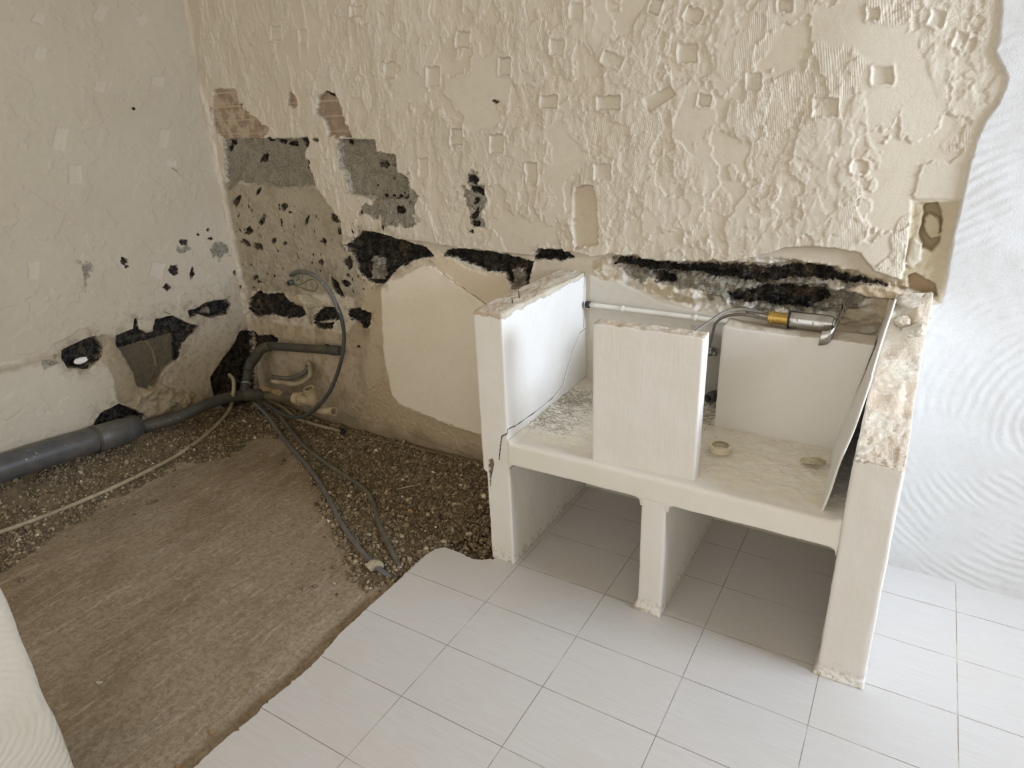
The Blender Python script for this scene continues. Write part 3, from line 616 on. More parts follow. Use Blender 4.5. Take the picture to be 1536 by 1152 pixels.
# ------------------------------------------------------------------ ceiling, right wall with its window opening, stub of wall beside the camera
def boxes(name, bs, mat, parent=None, bev=.0):
    bm = bmesh.new()
    for lo, hi in bs:
        r = bmesh.ops.create_cube(bm, size=1)['verts']
        for v in r: v.co = Vector([lo[a]+(v.co[a]+.5)*(hi[a]-lo[a]) for a in range(3)])
    if bev: bmesh.ops.bevel(bm, geom=bm.edges[:], offset=bev, segments=3, affect='EDGES')
    me = bpy.data.meshes.new(name); bm.to_mesh(me); bm.free(); return link(name, me, mat, parent, smooth=False)
tag(boxes('ceiling', [((XL-.2, -2.9, 2.7), (3.6, .82, 2.85))], MAT['room']), kind='structure')
tag(boxes('wall_right', [((3.4, -2.9, -.1), (3.6, .82, 1.10)), ((3.4, -2.9, 2.10), (3.6, .82, 2.7)), ((3.4, -2.9, 1.10), (3.6, -.18, 2.10)), ((3.4, .52, 1.10), (3.6, .82, 2.10))], MAT['room']), kind='structure')
tag(boxes('window_1', [((3.45, -.18, 1.10), (3.50, -.13, 2.10)), ((3.45, .47, 1.10), (3.50, .52, 2.10)), ((3.45, -.13, 1.10), (3.50, .47, 1.15)), ((3.45, -.13, 2.05), (3.50, .47, 2.10)), ((3.45, .15, 1.15), (3.50, .19, 2.05))], MAT['room'], bev=.004), kind='structure')
V, N, F, B0 = densebox((-.42, -2.5, -.02), (-.128, -1.30, 1.12), .02, .018)
d = fbm(B0[:, 1]+B0[:, 0], B0[:, 2], 5, 4, 401)*.012; V = V+N*d[:, None]
stub = npmesh('wall_stub', V, F, dict(raw=np.zeros(len(V)), crack=np.ones(len(V)), slit=np.ones(len(V))))
mst = NT('swirled stucco paint', .7, .25); nn_ = mst.noise(4, 4, .6)
mst.color(mst.mix(mst.ramp(nn_, .3, .7), lin((196, 188, 173)), lin((188, 179, 162))))
wv = mst.n('ShaderNodeTexWave', wave_type='RINGS', rings_direction='X', Scale=18., Distortion=4., Detail=2.); mp = mst.n('ShaderNodeMapping'); mst.t.links.new(mst.co.outputs['Object'], mp.inputs[0]); mp.inputs['Location'].default_value = (0, 1.45, -.35); mst.t.links.new(mp.outputs[0], wv.inputs['Vector'])
mst.normal(mst.bump(mst.noise(120, 3), .001, 1, mst.bump(wv.outputs['Fac'], .0012)))
tag(link('wall_front', stub, mst.m), kind='structure')

# ------------------------------------------------------------------ tiled floor with its broken left edge
edge = [on(2, 0, *p)[:2] for p in [(250, 1188), (290, 1152), (318, 1126), (345, 1102), (378, 1077), (390, 1066), (392, 1060), (420, 1038), (436, 1026), (478, 988), (512, 948), (530, 932), (548, 914), (560, 904), (580, 886), (600, 868), (618, 850), (636, 834), (652, 824), (668, 821), (690, 829), (708, 838), (722, 840), (736, 838)]]
edge = [np.array([.02, -2.9])]+[np.array([.02, -1.9]), np.array([.015, -1.5])]+edge
poly = []; rj = np.random.default_rng(4)
for i in range(len(edge)-1):
    a, b = edge[i], edge[i+1]; n = max(1, int(np.linalg.norm(b-a)/.006))
    for k in range(n):
        j = rj.normal(0, .0012, 2) + (rj.random() < .05)*rj.normal(0, .004, 2); poly.append(a+(b-a)*k/n+j)
poly += [edge[-1], np.array([.24, -.02]), np.array([.24, YW+.06]), np.array([3.5, YW+.06]), np.array([3.5, -2.9])]
bm = bmesh.new(); f = bm.faces.new([bm.verts.new((p[0], p[1], 0)) for p in poly]); f.normal_update()
if f.normal.z < 0: f.normal_flip()
bmesh.ops.triangulate(bm, faces=bm.faces[:])
ex = bmesh.ops.extrude_face_region(bm, geom=bm.faces[:])
for v in [g for g in ex['geom'] if isinstance(g, bmesh.types.BMVert)]: v.co.z = -.055
bmesh.ops.recalc_face_normals(bm, faces=bm.faces)
me = bpy.data.meshes.new('floor'); bm.to_mesh(me); bm.free(); tag(link('floor', me, MAT['tile'], smooth=False), kind='structure')

# ------------------------------------------------------------------ bare ground where the tiles are gone
def pg(pts, z=-.02): return [tuple(on(2, z, *p)[:2]) for p in pts]
GR1 = pg([(445, 672), (462, 700), (480, 740), (500, 790), (520, 830), (530, 862), (555, 886), (590, 872), (620, 850), (660, 820), (740, 842), (760, 842)])+[(.35, .2), (.35, .64), (-1.0, .64)]+[(-1.78, .64)]+[(-1.78, .1)]+pg([(330, 690), (385, 655), (420, 655)])
GR2 = pg([(-60, 905), (0, 862), (60, 815), (100, 790), (140, 762), (200, 712), (260, 694), (330, 688)])+[(-1.55, .1), (-1.78, .3), (-1.78, -1.7)]
GR3 = [(-1.9, .66), (-1.9, -1.7), (-1.50, -1.25), (-1.53, -.6), (-1.54, -.1), (-1.48, .2), (-1.3, .66)]
def soilsd(x, y): return np.minimum(np.minimum(sdpoly(GR1, x, y, .4), sdpoly(GR2, x, y, .4)), sdpoly(GR3, x, y, .4))
def ground_h(x, y):
    h = np.full(x.shape, -.022)+fbm(x, y, 1.6, 3, 501)*.006+fbm(x, y, 9, 4, 503)*.0022
    s = soilsd(x, y)
    h = h+sst(.03, -.05, s)*(.004+.012*fbm(x, y, 7, 3, 505))
    h = h+.19*sst(-1.46, -1.80, x+.05*fbm(x, y, 5, 2, 507))*sst(.55, .0, y)      # bank of rubble against the left wall
    h = h+.035*sst(-1.2, -1.6, x)*sst(.1, .5, y)
    h = h-.014*sst(.16, .02, -(x-.01))*sst(-.3, -.45, y)                           # screed dips towards the tile edge
    return h
xs = np.arange(XL-.04, .36, .008); ys = np.arange(-2.3, YW+.04, .008)
X, Y = np.meshgrid(xs, ys, indexing='ij'); Hh = ground_h(X, Y); so = sst(.02, -.03, soilsd(X, Y)+fbm(X, Y, 14, 3, 511)*.05)
nx, ny = X.shape; I = np.arange(nx*ny).reshape(nx, ny)
F = np.stack([I[:-1, :-1], I[1:, :-1], I[1:, 1:], I[:-1, 1:]], -1).reshape(-1, 4)
Hh = np.where(X > .015, np.minimum(Hh, -.030), Hh)
me = npmesh('ground', np.stack([X, Y, Hh], -1).reshape(-1, 3), F, dict(soil=so)); tag(link('floor_screed', me, MAT['ground']), kind='structure')

# crushed gravel, too many pieces to count: one mesh
def gravel(n, seed):
    r = np.random.default_rng(seed); bm = bmesh.new(); bmesh.ops.create_icosphere(bm, subdivisions=1, radius=1)
    bv = np.array([v.co[:] for v in bm.verts]); bf = np.array([[v.index for v in f.verts] for f in bm.faces]); bm.free()
    x = r.uniform(XL+.02, .24, n); y = r.uniform(-1.35, YW-.02, n)
    s = soilsd(x, y)+fbm(x, y, 8, 3, 521)*.06
    keep = (s < .012) | ((s < .22) & (r.random(n) < .012)); keep &= ~((x > .0) & (y < -.04)) & ~((x > .19)) & ~((x > .012) & (y < -.09))
    sparse = fbm(x, y, 5, 3, 523); keep &= (sparse < .12) | (r.random(n) < .35)
    x = x[keep]; y = y[keep]; m = len(x); z = ground_h(x, y)
    sz = np.exp(r.normal(math.log(.0058), .42, m)); sz = np.minimum(sz, .016)
    pal = np.array([lin(c) for c in [(118, 106, 86), (102, 91, 72), (132, 119, 96), (148, 134, 112), (92, 84, 70), (172, 158, 134), (126, 110, 90), (200, 188, 164)]])
    pi = r.choice(8, m, p=[.26, .24, .18, .09, .14, .02, .06, .01])
    V = np.empty((m, len(bv), 3)); 
    W = np.repeat(bv[None], m, 0)
    for k in range(4):
        d = r.normal(size=(m, 3)); d /= np.linalg.norm(d, axis=1, keepdims=True); h = r.uniform(.35, .8, (m, 1)); t = np.einsum('mij,mj->mi', W, d); W = W-np.maximum(t-h, 0)[..., None]*.95*d[:, None]
    W *= r.uniform(.6, 1.35, (m, 1, 3))*np.array([1, 1, .75]); W *= 1+r.normal(0, .05, (m, len(bv), 1))
    q = r.normal(size=(m, 4)); q /= np.linalg.norm(q, axis=1, keepdims=True); a, b, c, d = q.T
    R = np.stack([1-2*(c*c+d*d), 2*(b*c-a*d), 2*(b*d+a*c), 2*(b*c+a*d), 1-2*(b*b+d*d), 2*(c*d-a*b), 2*(b*d-a*c), 2*(c*d+a*b), 1-2*(b*b+c*c)], -1).reshape(m, 3, 3)
    W = np.einsum('mij,mkj->mki', R, W)*sz[:, None, None]
    W[..., 0] += x[:, None]; W[..., 1] += y[:, None]; W[..., 2] += (z+sz*.22)[:, None]
    Fv = (bf[None]+np.arange(m)[:, None, None]*len(bv)).reshape(-1, 3)
    cc = np.repeat((pal[pi]*r.uniform(1.1, 1.85, (m, 1)))[:, None], len(bv), 1)
    return npmesh('gravel', W.reshape(-1, 3), Fv, None, cc.reshape(-1, 3))
o = link('gravel', gravel(80000, 5), MAT['gravel'], smooth=False)
tag(o, 'loose brown crushed gravel and dirt spread over the bare ground along the walls', 'gravel', kind='stuff')

# ------------------------------------------------------------------ masonry counter: piers, leg and shelf
root = empty('masonry_counter', (.84, .3, 0), 'white painted masonry counter base with broken tops standing on the tiled floor', 'counter')
def attrs(V, raw=None, crack=None, slit=None, dirt=None, soot=None):
    n = len(V); z = np.zeros(n); o_ = np.ones(n)
    return dict(raw=z if raw is None else raw, crack=o_ if crack is None else crack, slit=o_ if slit is None else slit, dirt=z if dirt is None else dirt, soot=z if soot is None else soot)
def wob(B, s, f=6, a=.003): return (fbm(B[:, 0]+B[:, 1]*1.3, B[:, 2], f, 4, s)+.5*fbm(B[:, 0], B[:, 1], f, 3, s+9))*a
# left pier
V, N, F, B = densebox((.212, -.006, -.004), (.322, YW+.02, .955), .0028, .007)
V = V+N*wob(B, 601)[:, None]
inner = N[:, 0] > .6; front = N[:, 1] < -.6; leftf = N[:, 0] < -.3; top = N[:, 2] > .55
ck = np.array([on(0, .322, *p)[[1, 2]] for p in [(886, 486), (871, 500), (862, 521), (851, 554), (845, 579), (831, 596), (805, 617), (779, 636), (762, 645)]])
ck = np.array([p for i in range(len(ck)-1) for p in [ck[i]+(ck[i+1]-ck[i])*k/3+rng.normal(0, .0012, 2)*(k > 0) for k in range(3)]]+[ck[-1], [0.0, ck[-1][1]-.012]])
sq = np.array([.5, 1.]); c1 = np.where(inner, dpath(ck*sq, B[:, 1]*.5, B[:, 2]), 1)
ck2 = np.array([[.322, ck[-1][1]]]+[on(1, -.006, *p)[[0, 2]] for p in [(752, 655), (750, 668), (748, 690)]])
c2 = np.where(front, dpath(ck2, B[:, 0], B[:, 2]), 1)
ck3 = np.array([[YW-.004, .98], [YW-.010, .86], [YW-.006, .78], [YW-.012, .73]]); c3 = np.where(inner, dpath(ck3*sq, B[:, 1]*.5, B[:, 2]), 1)
cr = np.minimum(np.minimum(c1, c2), c3); V = V-N*(sst(.0035, .001, cr)*.007)[:, None]
sl = np.where(front, sdpoly([tuple(on(1, -.006, *p)[[0, 2]]) for p in [(733, 690), (739, 688), (741, 696), (737, 714), (734, 730), (731, 722), (732, 706)]], B[:, 0], B[:, 2]), 1)
V[:, 1] += sst(.001, -.002, sl)*.018
thin = (B[:, 0] < .245) & (N[:, 0] < .1); low = sst(.372, .364, B[:, 2]+.01*fbm(B[:, 1], B[:, 2], 20, 3, 611)); V[:, 0] += thin*low*.015*(1-np.clip((B[:, 0]-.212)/.033, 0, 1))
rt_ = fbm(B[:, 0], B[:, 1], 16, 4, 621)*.006+fbm(B[:, 0], B[:, 1], 60, 3, 623)*.0025-.006*sst(.3, .6, B[:, 1])*sst(.27, .32, B[:, 0])
V[:, 2] += np.where(B[:, 2] > .5, sst(.90, .955, B[:, 2])*rt_, 0)
raw = np.where(top, .9, 0.)+np.where((N[:, 1] > .5), .9, 0)
raw = np.maximum(raw, np.where((B[:, 2] > .938+.01*fbm(B[:, 1], B[:, 0], 30, 3, 631)), .6, 0))
me = npmesh('pier', V, F, attrs(V, raw, cr, sl)); o = link('pier', me, MAT['paint'], root); tag(o, 'cracked tall left pier with two nails in its top')
# middle leg
V, N, F, B = densebox((.800, -.012, -.004), (.880, YW+.02, .425), .006, .006)
V = V+N*wob(B, 641)[:, None]; fl = sst(.035, .0, B[:, 2])*.010; V[:, 0] += np.where(N[:, 0] < -.3, -fl*1.4, 0)+np.where(N[:, 0] > .3, fl*.3, 0); V[:, 1] += np.where(N[:, 1] < -.3, -fl, 0)
link('leg', npmesh('leg', V, F, attrs(V)), MAT['paint'], root)
# right pier: stepped broken top rising to the wall
V, N, F, B = densebox((1.352, -.022, -.004), (1.466, YW+.02, .70), .0036, .009)
V = V+N*wob(B, 651)[:, None]
x_, y_ = B[:, 0], B[:, 1]
prof = .70+.055*sst(.02, .16, y_)+.045*sst(.17, .22, y_+.02*fbm(x_, y_, 10, 2, 661))+.03*sst(.30, .5, y_)+.055*sst(.44, .52, y_+.03*fbm(x_, y_, 8, 2, 663))+.03*sst(1.38, 1.45, x_)*sst(.4, .5, y_)+.07*sst(.50, .60, y_+.03*fbm(x_, y_, 12, 3, 664))
prof = prof+fbm(x_, y_, 14, 4, 665)*.012+fbm(x_, y_, 55, 4, 667)*.007*sst(.17, .10, y_)+.002*fbm(x_, y_, 60, 2, 668)
prof -= .03*sst(.012, -.004, sdpoly([(1.435, .19), (1.48, .18), (1.48, .33), (1.44, .32)], x_, y_))
t = B[:, 2]/.70; V[:, 2] = V[:, 2]+sst(.55, 1, t)*(prof-.70)
fl = sst(.03, .0, B[:, 2])*.012; V[:, 0] += np.where(N[:, 0] < -.3, -fl*.8, 0)+np.where(N[:, 0] > .3, fl*.4, 0); V[:, 1] += np.where(N[:, 1] < -.3, -fl, 0)
V[:, 0] += np.where((N[:, 0] > .3), sst(.7, .0, B[:, 2])*.008, 0)
raw = np.where(N[:, 2] > .5, .9, 0.)+np.where((N[:, 0] < -.6) & (B[:, 2] > .55), .6, 0)*0; raw += np.where(N[:, 1] > .5, .9, 0)
o = link('pier', npmesh('pier', V, F, attrs(V, raw)), MAT['paint'], root); tag(o, 'low right pier, its raw broken top climbing back to the wall')
# shelf
V, N, F, B = densebox((.318, -.014, .420), (1.356, YW+.02, .505), .004, .012)
V = V+N*wob(B, 671)[:, None]
tp = N[:, 2] > .6; x_, y_ = B[:, 0], B[:, 1]
dl = np.minimum(np.minimum(np.abs(x_-.322), np.abs(x_-1.352)), np.minimum(np.abs(x_-.80), np.abs(x_-.88))); cov = np.clip(1-dl/.024, 0, 1); cov = np.where((x_ > .795) & (x_ < .885), 1, cov)
V[:, 2] -= np.where(B[:, 2] < .4225, .026*(1-np.sqrt(np.clip(1-cov**2, 0, 1))), 0)
sl_ = fbm(x_, y_, 12, 4, 681)*.006+sst(.04, .08, fbm(x_, y_, 18, 3, 683))*.003*sst(.06, .12, y_)
V[:, 2] += np.where(tp, sl_*sst(.0, .06, y_), 0); V[:, 2] += np.where(N[:, 2] > .3, .010*sst(.03, .0, np.minimum(x_-.318, 1.356-x_)), 0)
V[:, 2] += np.where(tp, .006*sst(.025, .0, np.abs(np.hypot(x_-1.0, y_-.14)-.05))*0, 0)
dirt = np.where(tp, sst(.015, .07, y_), 0.); soot = np.where(tp, sst(.62, .40, x_)*sst(.05, .15, y_)*sst(.62, .4, y_)+.8*sst(.95, .86, x_)*sst(.3, .4, y_)*sst(.7, .8, x_)+.25*sst(.3, .42, y_), 0)
link('shelf', npmesh('shelf', V, F, attrs(V, None, None, None, dirt, soot)), MAT['shelf'], root)

# upright slab at the front of the shelf
V, N, F, B = densebox((.624, .010, .498), (.948, .060, .958), .004, .006)
V = V+N*wob(B, 691, 6, .0018)[:, None]; V[:, 1] += .014*(B[:, 0]-.624)/.324
V[:, 2] += sst(.93, .958, B[:, 2])*(fbm(B[:, 0], B[:, 1], 25, 4, 693)*.008+.006*sst(.9, .62, B[:, 0])-.004)
raw = np.where(N[:, 2] > .55, .62, 0.)
tag(link('upright_slab', npmesh('upright_slab', V, F, attrs(V, raw)), MAT['paint']), 'tall narrow white painted slab standing upright at the front edge of the shelf', 'slab')
# slab at the back
V, N, F, B = densebox((.902, .408, .500), (1.344, .500, .868), .005, .006)
V = V+N*wob(B, 701, 6, .0018)[:, None]
V[:, 2] += sst(.82, .868, B[:, 2])*(fbm(B[:, 0], B[:, 1], 14, 4, 703)*.008-.002+.004*sst(1.0, .9, B[:, 0]))
V[:, 0] -= .058*np.clip((B[:, 0]-1.2)/.144, 0, 1)*np.clip((.868-B[:, 2])/.368, 0, 1)
raw = np.where(N[:, 2] > .55, .66, 0.)
tag(link('back_slab', npmesh('back_slab', V, F, attrs(V, raw)), MAT['paint']), 'wide low white slab on the shelf near the wall, carrying the chrome tap', 'slab')
# loose skin of render leaning against the right pier
def skin():
    nu, nv = 70, 60; Vt = []; 
    yf = lambda z: np.interp(z, [.50, .60, .70, .745, .765, .80, .845, .86, .93, .99], [.018, .030, .075, .10, .13, .19, .27, .38, .50, .58])
    n_ = np.random.default_rng(3); jt_ = np.cumsum(n_.normal(0, .0012, nv))
    A = np.zeros((nu, nv, 3)); 
    for j in range(nv):
        q = j/(nv-1)
        for i in range(nu):
            p = i/(nu-1)
            yy = p*.60; ztop = float(np.interp(yy, [.0, .015, .05, .08, .10, .15, .22, .28, .32, .45, .6], [.80, .835, .868, .886, .872, .885, .900, .912, .925, .952, .968]))
            z = .503+q*(ztop-.503)+(.0015*math.sin(i*1.3)+.001*math.sin(i*3.1))*q
            lean = (z-.503)*.158+yy*-.05*(1-q)
            A[i, j] = (1.297+lean+.0015*math.sin(q*9+p*5), .024+yy*.96, z)
    G_ = A.reshape(-1, 3); I = np.arange(nu*nv).reshape(nu, nv); F1 = np.stack([I[:-1, :-1], I[1:, :-1], I[1:, 1:], I[:-1, 1:]], -1).reshape(-1, 4)
    return [tuple(v) for v in G_], [tuple(int(x) for x in f) for f in F1[:, ::-1]]
v_, f_ = skin(); me = bpy.data.meshes.new('skin'); me.from_pydata(v_, [], f_); me.update()
for nme, val in (('raw', 0.), ('crack', 1.), ('slit', 1.)):
    at = me.attributes.new(nme, 'FLOAT', 'POINT'); at.data.foreach_set('value', np.full(len(v_), val, np.float32))
sk = link('render_sheet', me, MAT['paint']); md = sk.modifiers.new('thick', 'SOLIDIFY'); md.thickness = .006; md.offset = 0
tag(sk, 'thin loose sheet of white render leaning against the right pier, broken along its top', 'render sheet')

# ------------------------------------------------------------------ nails, rubble, ring and lumps on the counter
for i, (p, lab) in enumerate((((776, 447), 'rusty nail sticking up from the left pier top, the shorter and nearer the front'), ((779, 440), 'rusty nail sticking up from the left pier top, the taller and nearer the wall'))):
    px = [(769, 455), (779, 447)][i]; b = on(2, .957, *px); h = [.018, .026][i]
    e = empty('nail', (b[0], b[1], .95), lab, 'nail', 'nails in the left pier top')
    link('shank', sweep([b+[0, 0, -.006], b+[-.001, 0, h*.5], b+[-.003, .001, h]], [.0022, .0020, .0012], 8), MAT['rust'], e)
def rock(name, pos, sc, seed, mat, label, cat, ico=3, rz=0, group=None, sink=.25):
    V, F = jit(ico, seed, sc, .10); V = V*(1+.30*fbm(V[:, 0]/max(sc)+V[:, 2]/max(sc), V[:, 1]/max(sc), 1.9, 4, seed)[:, None])
    me = bpy.data.meshes.new(name); me.from_pydata([tuple(v) for v in V], [], F); me.update()
    o = link(name, me, mat, smooth=False); o.location = Vector(pos)+Vector((0, 0, sc[2]*(1-sink*2))); o.rotation_euler = (0, 0, rz); tag(o, label, cat, group); return o
zt = .80
rock('rubble_stone', on(1, .585, 1372, 452)+[0, 0, -.012], (.05, .04, .030), 11, MAT['mortar'], 'pale rubble stone wedged at the wall above the back end of the right pier', 'stone', rz=.4)
rock('rubble_stone', on(1, .53, 1352, 480)+[0, 0, -.018], (.030, .028, .022), 12, MAT['stone_white'], 'whitish rubble stone beside the render sheet on the right pier', 'stone', rz=1.1)
rock('rubble_stone', on(1, .50, 1374, 492)+[0, 0, -.02], (.030, .035, .028), 13, MAT['mortar'], 'rounded pale rubble stone at the outer edge of the right pier top', 'stone', rz=2)
rock('rubble_stone', on(1, .57, 1386, 466)+[-.006, 0, -.022], (.028, .03, .026), 14, MAT['mortar'], 'pale rubble stone in the corner of right pier top and white stucco wall', 'stone', rz=2.6)
rb = on(2, .512, 1080, 676)
me = hollow(rb, rb+[0, 0, .020], .032, .026, 32); e = empty('plastic_ring', tuple(rb), 'cream plastic threaded ring lying on the dirty shelf', 'ring')
setsharp(link('collar', me, MAT['ring'], e))
rim = hollow(rb+[0, 0, .014], rb+[0, 0, .021], .0355, .026, 32); setsharp(link('rim', rim, MAT['ring'], e))
rock('plaster_lump', on(2, .512, 1220, 697), (.036, .024, .013), 21, MAT['mortar_yellow'], 'yellowish lump of plaster on the shelf in front of the wide back slab', 'plaster lump', rz=.3, sink=.1)

# ------------------------------------------------------------------ chrome tap on the back slab with two hoses
tz = .900
T0 = on(2, tz, 1155, 466); T1 = on(2, tz, 1182, 471); T2 = on(2, tz, 1262, 478)
T0[1] = T1[1] = .478; T2[1] = .470
T0 = on(1, .470, 1155, 470); T1 = on(1, .470, 1184, 473); T2 = on(1, .470, 1250, 481)
zm = .868+.027
for q in (T0, T1, T2): q[2] = zm
tp_ = empty('mixer_tap', (float(T1[0]), .47, .868), 'chrome tap body with brass collar and curved bracket lying on the wide back slab', 'tap')
ax = (T2-T0)/np.linalg.norm(T2-T0)
setsharp(link('body', sweep([T1, T1+ax*.004, T1+ax*.02, T2-ax*.02, T2], [.024, .0265, .0265, .0265, .024], 28, sm=1), MAT['chrome'], tp_))
setsharp(link('brass_collar', sweep([T0-ax*.002, T0+ax*.006, T0+ax*.006, T0+ax*.012, T0+ax*.012, T1-ax*.006, T1-ax*.006, T1], [.020, .020, .024, .024, .019, .019, .023, .023], 12, sm=1), MAT['brass'], tp_))
setsharp(link('washer', sweep([T1-ax*.001, T1+ax*.005], [.0285, .0285], 28, sm=1), MAT['rubber'], tp_))
tb_ = [o for o in tp_.children if o.name.startswith('body')][0]
for k, (a_, zz) in enumerate(((.030, .008), (.075, .004))):
    p0 = T1+ax*a_+np.array([0, -.024, zz]); link('screw', sweep([p0, p0+np.array([0, -.006, .001])], [.004, .0035], 12, sm=1), MAT['chrome'], tb_)
def strap(path, wdir, width, th):
    P = [np.array(p, float) for p in path]; V = []; F = []; wd = np.array(wdir, float)
    for i, p in enumerate(P):
        t = P[min(i+1, len(P)-1)]-P[max(i-1, 0)]; t /= np.linalg.norm(t); n = np.cross(t, wd); n /= np.linalg.norm(n)
        for s1, s2 in ((-1, -1), (1, -1), (1, 1), (-1, 1)): V.append(tuple(p+wd*width*.5*s1+n*th*.5*s2))
    for i in range(len(P)-1):
        for k in range(4): F.append((4*i+k, 4*i+(k+1) % 4, 4*i+4+(k+1) % 4, 4*i+4+k))
    F += [(3, 2, 1, 0), tuple(4*(len(P)-1)+k for k in range(4))]
    me = bpy.data.meshes.new('strap'); me.from_pydata(V, [], F); me.update(); return me
E_ = T2+ax*.004
xe = E_[0]+.004; cv = [(xe-.030, .388, .872), (xe-.018, .388, .874), (xe-.005, .393, .879), (xe+.002, .410, .886), (xe+.003, .44, .893), (xe+.003, .47, .897), (xe+.007, .505, .903), (xe+.008, .54, .914), (xe+.002, .565, .925)]
def crs(P, sm=8):
    P = [np.array(p) for p in P]; Q = [2*P[0]-P[1]]+P+[2*P[-1]-P[-2]]; out = []
    for i in range(1, len(Q)-2):
        for k in range(sm):
            t = k/sm; a, b, c, d = Q[i-1:i+3]; out.append(.5*((2*b)+(-a+c)*t+(2*a-5*b+4*c-d)*t*t+(-a+3*b-3*c+d)*t**3))
    return out+[P[-1]]
wd = np.array([.12, .0, 1.]); wd /= np.linalg.norm(wd)
link('bracket', strap(crs(cv), wd, .046, .003), MAT['chrome'], tp_)
link('neck', sweep([T2-ax*.004, T2+ax*.012], [.018, .016], 20, sm=1), MAT['chrome'], tp_)
hs = T0-ax*.001
link('hose', sweep([hs+[0, .006, .008], hs+[-.03, .012, .009], on(1, .47, 1110, 464), on(1, .44, 1085, 469), on(1, .40, 1068, 480), on(1, .34, 1050, 492), on(1, .30, 1030, 505)], .0052, 10), MAT['hose'], tp_)
link('hose', sweep([hs+[0, -.004, -.006], hs+[-.03, -.002, -.004], on(1, .47, 1115, 472), on(1, .50, 1090, 474), on(1, .54, 1074, 484), on(1, .565, 1069, 500), on(1, .57, 1064, 520)], .0050, 10), MAT['hose'], tp_)
# stop valve on the wall and grey pipe stub below it
vp = on(1, .575, 1066, 529); e = empty('stop_valve', tuple(vp), 'small metal stop valve on the wall behind the upright slab', 'valve')
link('body', sweep([vp+[0, .035, 0], vp+[0, .01, 0], vp+[0, -.012, 0]], [.009, .011, .010], 16, sm=1), MAT['steel'], e)
link('outlet', sweep([vp, vp+[0, 0, .014], vp+[0, 0, .022]], [.007, .007, .006], 14, sm=1), MAT['steel'], e)
link('handle', sweep([vp+[.008, -.006, 0], vp+[.022, -.010, .002]], [.007, .008], 6, sm=1), MAT['steel'], e)
gp = on(1, .52, 1062, 598); e = empty('drain_stub', tuple(gp), 'grey drain pipe stub with collar poking out behind the upright slab', 'pipe')
link('pipe', hollow(gp+[.03, .09, -.004], gp, .017, .013, 24), MAT['pvc'], e); setsharp(link('collar', hollow(gp+[.013, .04, -.002], gp+[.004, .012, 0], .0205, .016, 24), MAT['pvc_dark'], e))
# painted pipe along the wall with its clips
wp0 = on(1, .588, 884, 457); wp1 = on(1, .588, 1100, 484); e = empty('water_pipe', tuple(wp0), 'thin white painted pipe clipped along the wall behind the shelf', 'pipe')
link('pipe', sweep([wp0, (wp0+wp1)/2, wp1], .0095, 16), MAT['pipewhite'], e)
for px in (934, 1043):
    a = on(1, .588, px, 457+(px-884)*.125); setsharp(link('clip', hollow(a-[.004, 0, 0], a+[.004, 0, 0], .0125, .0095, 20), MAT['pipewhite'], e))
link('end_cap', hollow(wp0-[.014, 0, 0], wp0+[.002, 0, 0], .013, .008, 20), MAT['rubber'], e)

# ------------------------------------------------------------------ drain pipes in the corner
def W(x, px, py): return on(0, x, px, py)
big = [W(-1.675, -70, 722), W(-1.675, 0, 703), W(-1.675, 90, 674), W(-1.675, 150, 657)]
e = empty('waste_pipe', tuple(big[1]-[0, 0, .06]), 'thick dark grey plastic waste pipe lying along the foot of the left wall', 'waste pipe')
link('pipe', sweep(big, .058, 32, sm=3), MAT['pvc'], e)
s0 = W(-1.675, 142, 660); s1 = W(-1.675, 186, 646); dd = (s1-s0)/np.linalg.norm(s1-s0)
setsharp(link('socket', sweep([s0, s0+dd*.004, s1-dd*.006, s1], [.061, .0635, .0635, .060], 32, sm=1), MAT['pvc'], e), 50)
link('seal_ring', hollow(s0-dd*.002, s0+dd*.006, .0655, .055, 32), MAT['pvc_dark'], e)
link('bend', sweep([s1-dd*.004, s1+dd*.03+[-.006, 0, -.004], s1+dd*.055+[-.03, 0, -.010], s1+dd*.07+[-.07, 0, -.012]], [.060, .058, .056, .054], 28), MAT['pvc'], e)

J = W(-1.60, 366, 592)
e = empty('drain_pipe', tuple(J-[0, 0, .03]), 'long dirty dark drain pipe curving along the left wall to the corner joint', 'drain pipe')
link('lower_pipe', sweep([W(-1.72, 196, 640), W(-1.67, 225, 638), W(-1.64, 265, 626), W(-1.62, 300, 611), W(-1.61, 335, 598), J], [.027, .030, .030, .029, .029, .029], 22), MAT['pvc_dark'], e)
k1 = W(-1.42, 450, 598); k0 = W(-1.55, 398, 592)
dirn = (k0-J)/np.linalg.norm(k0-J)
link('tee_joint', sweep([J-dirn*.02, J+dirn*.0, J+dirn*.03, k0], [.030, .034, .034, .030], 24, sm=3), MAT['pvc_dark'], e)
e1 = on(1, .47, 372, 556); e2 = on(1, .50, 376, 545); e3 = on(1, .53, 392, 524); e4 = on(1, .545, 405, 519)
riser = J+(e1-J)*.2
link('riser', sweep([J+[0, 0, .01], (J+e1)/2, e1], [.026, .025, .025], 22, sm=3), MAT['pvc_dark'], e)
u = (e1-J)/np.linalg.norm(e1-J); m1 = J+(e1-J)*.45
link('white_ring', hollow(m1-u*.0015, m1+u*.0015, .0265, .020, 24), MAT['pipewhite'], e)
link('elbow', sweep([e1, e2, (e2+e3)/2, e3, e4], [.027, .028, .028, .027, .027], 22), MAT['pvc_dark'], e)
h1 = on(1, .560, 508, 526)
link('upper_pipe', sweep([e4, (e4+h1)/2, h1], .0225, 22, sm=4), MAT['pvc_dark'], e)
